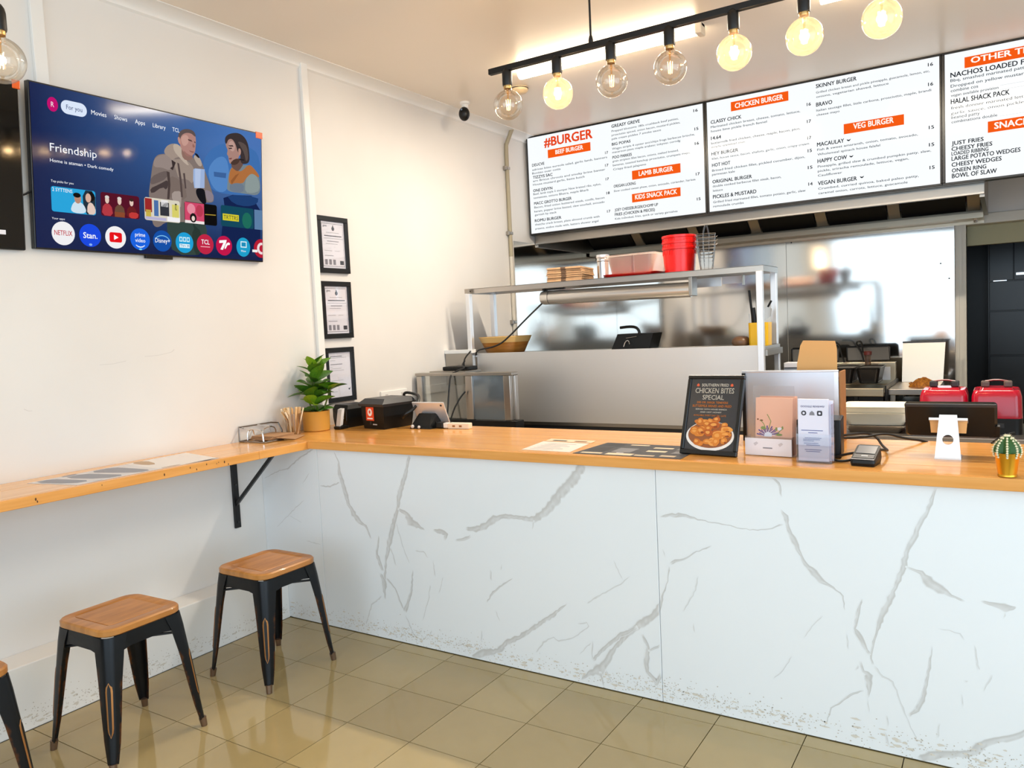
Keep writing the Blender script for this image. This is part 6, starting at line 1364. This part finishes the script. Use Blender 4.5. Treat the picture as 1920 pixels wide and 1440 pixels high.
PEACH = mat('peach_card', 'F3BBA0', .55)
for k in range(4):
    q = thing('gift_card', '%s peach floral card in the clear stand' % ['front', 'second', 'third', 'rearmost'][k], 'card', (0, 0, 0), group='peach cards in the clear stand')
    q.rotation_euler = (-.10, 0, yaw_); q.location = Vector((2.575, 2.845, ZC + .0045)) + Matrix.Rotation(yaw_, 3, 'Z') @ Vector((0.0 + .003 * k, .004 + k * .006, 0))
    MB().box(-.069, .066, 0, .003, 0, .205 if k < 3 else .21, .0006, 1).build('card', PEACH, q)
    if k == 0:
        fm = bpy.data.objects['card']; y = -.0004
        PUR = mat('violet_petal', '5A4A8C', .6); OLI = mat('olive_leaf_print', '8C9A5A', .6); WHT = mat('pale_petal', 'EDEAF2', .6)
        for a in range(22):
            th_ = a * PI / 21; m = MB(); cxx, cz = -.022, .068; L = .026 + .008 * (a % 3); m.poly([(cxx + .004 * math.cos(th_ + 1.5), y - .0001 * (a % 3), cz + .004 * math.sin(th_ + 1.5)), (cxx + L * math.cos(th_ - .05), y - .0001 * (a % 3), cz + L * .85 * math.sin(th_ - .05)), (cxx + L * math.cos(th_ + .07), y - .0001 * (a % 3), cz + L * .85 * math.sin(th_ + .07))]); m.build('petal', PUR if a % 3 else WHT, q, fix=False)
        MB().poly([(-.036, y - .0004, .064), (-.008, y - .0004, .064), (-.008, y - .0004, .075), (-.022, y - .0004, .082), (-.034, y - .0004, .076)]).build('petal', WHT, q, fix=False)
        for pts in ([(-.02, .09), (-.012, .12), (-.02, .135), (-.026, .145)], [(-.03, .09), (-.038, .11), (-.05, .123)], [(.01, .07), (.02, .085), (.033, .095)]): MB().tube([(x, y, z) for x, z in pts], .0014, 5).build('sprig', OLI, q)
        for x, z, rx, rz, mm in ((-.04, .095, .009, .006, OLI), (-.047, .122, .006, .003, mat('brown_print', '7E4B2A', .6)), (-.06, .126, .003, .003, mat('brown_print', '7E4B2A', .6)), (.008, .092, .004, .007, OLI), (.02, .093, .008, .006, WHT), (.03, .098, .003, .005, OLI), (.018, .072, .012, .004, OLI)): vdisc(q, 'leaf_print', x, z, rx, rz, y - .0001, mm)
# black box behind the brochures
t = thing('label_printer', 'plain black box standing behind the brochure holder', 'printer', (2.735, 2.93, ZC), (0, 0, .1))
MB().box(-.085, .06, -.085, .06, 0, .135, .004).build('body', BLACK, t)
MB().box(-.083, -.06, -.089, -.086, .09, .115).build('panel', DARK, t)
# brochure holder
t = thing('brochure_holder', 'clear upright holder on the counter front edge', 'holder', (2.733, 2.755, ZC), (0, 0, -.06))
MB().box(-.056, .060, -.012, .03, 0, .003).box(-.056, .060, -.012, -.010, .003, .098).box(-.056, -.054, -.01, .03, .003, .12).box(.058, .060, -.01, .03, .003, .20).box(-.056, .06, .028, .03, .003, .2).build('holder', CLR, t)
BLU = mat('brochure_violet_ink', '5C5E9A', .6); LAV = mat('brochure_white', 'E9E7F5', .6)
for k in range(2):
    q = thing('brochure', ['front pale brochure with printed icons in the clear holder', 'rear pale brochure sticking out right in the clear holder'][k], 'brochure', (2.733 + .012 * k, 2.752 + .018 * k, ZC + .0045), (-.02, 0, -.06), 'brochures in the clear holder')
    MB().box(-.052, .048, 0, .012 if k == 0 else .006, 0, .212 - .006 * k, .0008, 1).build('paper', LAV, q)
    if k == 0:
        def fpoly(name, pts, m_): MB().poly([(x, -.0004, z) for x, z in pts], .0003, (0, -1, 0)).build(name, m_, q)
        for x in (-.032, .020):
            o_ = [(x + .0085 * math.cos(a), .164 + .0085 * math.sin(a)) for a in [i * PI / 8 for i in range(16)]] if x < 0 else [(p[0], p[1]) for p in rrect(x - .0085, x + .0085, .1555, .1725, .004, 3)]
            fpoly('icon', o_, INKD); MB().poly([(x + .004 * math.cos(a), -.0012, .164 + .004 * math.sin(a)) for a in [i * PI / 6 for i in range(12)]], .0002, (0, -1, 0)).build('icon', LAV, q)
        fpoly('icon', [(-.014, .157), (.004, .157), (.002, .166), (-.005, .172), (-.012, .166)], INK)
        for z, x0, x1 in ((.104, -.041, .030), (.096, -.018, .012), (.078, -.03, .025), (.073, -.035, .02), (.068, -.035, .0), (.060, -.033, .015), (.054, -.025, .02), (.038, -.03, .025), (.032, -.026, .02)): fpoly('lettering', [(x0, z), (x1, z), (x1, z + .0022), (x0, z + .0022)], BLU)
        tp = bpy.data.objects.new('title_print', None); COL.objects.link(tp); tp.parent = q; tp.rotation_euler = (PI / 2, 0, 0); tp.location = (0, -.0008, 0); text('GOOGLE REVIEWS?', -.042, .184, .078, .006, BLU, tp, .01, z=0)
# payment terminal
t = thing('payment_terminal', 'black card payment terminal with a grey screen on the counter', 'payment terminal', (2.893, 2.775, ZC), (0, 0, -.12))
m = MB(); m.loft([rrect(-.036, .036, -.050, .040, .008, 3, 0), [(x, y, .010 + (y + .052) * .12) for x, y, z in rrect(-.039, .039, -.052, .043, .010, 3)], [(x, y, .019 + (y + .052) * .42) for x, y, z in rrect(-.037, .037, -.050, .041, .010, 3)]]); m.build('body', BLACK, t)
def onterm(name, x0, x1, v0, v1, m_, off=.0012):
    def P(x, v): return (x, -.048 + .086 * v, .0207 + .0361 * v + off)
    MB().poly([P(x0, v0), P(x1, v0), P(x1, v1), P(x0, v1)], .0008, (0, -.38, .92)).build(name, m_, t)
onterm('screen', -.030, .030, .42, .93, mat('grey_lcd', '77787C', .2)); onterm('keypad', -.032, .032, .10, .36, mat('grey_keys', '4B4C50', .35)); onterm('logo', -.008, .012, .2, .27, mat('pale_print', 'BDBDBD', .5), .0022); onterm('strip', -.036, .036, .0, .05, mat('grey_keys2', '8E8F94', .3))
t = thing('power_cable', 'black cables trailing from the payment terminal around the black box', 'cable', (2.82, 2.85, ZC))
MB().tube([(2.86, 2.80, ZC + .012), (2.83, 2.775, ZC + .006), (2.80, 2.77, ZC + .006), (2.785, 2.80, ZC + .008), (2.77, 2.84, ZC + .006)], .0045, 8, 2).build('lead', CABLE, t, True, world=True)
MB().tube([(2.86, 2.82, ZC + .03), (2.82, 2.83, ZC + .02), (2.785, 2.835, ZC + .006)], .0045, 8, 2).build('lead', CABLE, t, True, world=True)
t = thing('power_cable', 'tangle of black cables running over the back edge of the counter', 'cable', (2.9, 3.2, ZC))
MB().tube([(2.90, 2.83, ZC + .035), (2.925, 2.90, ZC + .03), (2.935, 3.0, ZC + .01), (2.90, 3.12, ZC + .006), (2.87, 3.2, ZC + .03), (2.84, 3.15, ZC + .05), (2.80, 3.02, ZC + .06), (2.775, 2.99, ZC + .06)], .0045, 8, 2).build('lead', CABLE, t, True, world=True)
MB().tube([(2.775, 3.0, ZC + .05), (2.83, 3.12, ZC + .035), (2.90, 3.2, ZC + .045), (2.96, 3.24, ZC + .02), (3.02, 3.30, ZC + .005), (3.06, 3.34, ZC - .02)], .0045, 8, 2).build('lead', CABLE, t, True, world=True)
MB().tube([(3.24, 3.32, ZC), (3.27, 3.30, ZC + .03), (3.31, 3.36, ZC + .035)], .005, 8, 2).build('lead', CABLE, t, True, world=True)
# order display on its silver stand
t = thing('order_display', 'black order display seen from behind on a silver stand', 'display', (3.12, 2.93, ZC))
m = MB(); f = 16; 
# stand plate: leaning slab with a round hole
u0, u1 = .039, .026; hgt = .150; hole_c = .066; hr = .0165
outer = []; 
def edge(a):
    # point on the trapezoid outline in direction a from the hole centre
    dx, dz = math.cos(a), math.sin(a); best = 9
    if dz > 1e-6: best = min(best, (hgt - hole_c) / dz)
    if dz < -1e-6: best = min(best, hole_c / -dz)
    k = (u1 - u0) / hgt
    for s in (1, -1):
        den = s * dx - k * dz
        if den > 1e-6: best = min(best, (u0 + k * hole_c) / den)
    return dx * best, hole_c + dz * best
angs = sorted([i * 2 * PI / 32 for i in range(32)] + [math.atan2(z - hole_c, x) % (2 * PI) for x, z in ((u0, 0), (-u0, 0), (u1, hgt), (-u1, hgt))])
lean = .26
def lp(x, z, o): return (x, z * math.sin(lean) + o, z * math.cos(lean))
rings = []
for ox in (0, .006):
    rings.append([lp(*edge(a), ox) for a in angs]); rings.append([lp(hr * math.cos(a), hole_c + hr * math.sin(a), ox) for a in angs])
vs = [m.ring(r) for r in rings]; nn = len(angs)
for i in range(nn):
    j = (i + 1) % nn
    m.bm.faces.new((vs[0][i], vs[0][j], vs[1][j], vs[1][i])); m.bm.faces.new((vs[2][i], vs[3][i], vs[3][j], vs[2][j])); m.bm.faces.new((vs[0][i], vs[2][i], vs[2][j], vs[0][j])); m.bm.faces.new((vs[1][i], vs[1][j], vs[3][j], vs[3][i]))
m.build('stand', ALU, t)
MB().box(-.039, .039, 0, .085, 0, .005, .0015).build('base', ALU, t)
m = MB(); m.poly([lp(-.057, .132, -.001), lp(.057, .132, -.001), lp(.057, .140, -.001), lp(-.057, .140, -.001)], .05, (0, .9, -.3)); m.build('bracket', ALU, t)
m = MB(); m.poly([lp(-.052, .085, .028), lp(.052, .085, .028), lp(.056, .132, .02), lp(-.056, .132, .02)], .003, (0, 1, 0)); m.build('bracket_plate', CARDO, t)
m = MB(); m.loft([rrect(-.135, .135, -.062, .060, .012, 4, 0), rrect(-.138, .138, -.066, .064, .012, 4, .006), rrect(-.130, .130, -.058, .056, .012, 4, .022)]); dpl = m.build('display', BLACK, t, True); dpl.rotation_euler = (PI / 2 - .42, 0, 0); dpl.rotation_euler = (PI / 2 + .30, 0, 0); dpl.location = (.002, .115, .125)
MB().box(-.137, .137, .050, .062, .018, .024, .002).build('rear_ridge', DARK, dpl)
MB().box(.115, .145, -.06, -.02, .004, .02).build('foot', BLACK, dpl)
# cactus in a gold pot
t = thing('potted_cactus', 'small spiny cactus in a gold pot at the right end of the counter', 'cactus', (3.287, 2.685, ZC))
m = MB(); m.lathe([(.024, 0), (.0255, .0015), (.0255, .006), (.0245, .0075), (.0325, .069), (.0335, .071), (.0315, .071), (.029, .058), (.001, .057)], (0, 0, 0), 32); m.build('pot', mat('gold_foil', 'E6AE38', .32, 1.), t, True)
m = MB(); rings = []; NR = 8
for i in range(13):
    f = i / 12; z = .055 + .068 * f; r0 = .031 * math.sin(PI * (.28 + .72 * f)) ** .8 if f < 1 else .001
    rings.append([((r0 * (1 + .14 * math.cos(NR * a))) * math.cos(a), (r0 * (1 + .14 * math.cos(NR * a))) * math.sin(a), z) for a in [k * 2 * PI / 64 for k in range(64)]])
m.loft(rings); m.build('body', mat('cactus_green', '2F5A22', .5), t, True)
m = MB(); rn = random.Random(3)
for k in range(NR):
    a = k * 2 * PI / NR
    for i in range(10):
        f = .06 + .9 * i / 9; z = .055 + .068 * f; r0 = .031 * max(.02, math.sin(PI * (.28 + .72 * f))) ** .8 * 1.14
        c = Vector((r0 * math.cos(a), r0 * math.sin(a), z)); m.sphere(c, .0034, 6, 4)
        for _ in range(5):
            d = (Vector((math.cos(a), math.sin(a), .3)) + Vector((rn.uniform(-1, 1), rn.uniform(-1, 1), rn.uniform(-1, 1))) * .9).normalized(); m.cyl(c, c + d * rn.uniform(.004, .008), .0006, 3, .0002)
o = m.build('spines', mat('cream_spines', 'EFE6C4', .7), t); o['kind'] = 'stuff'

flush_text()
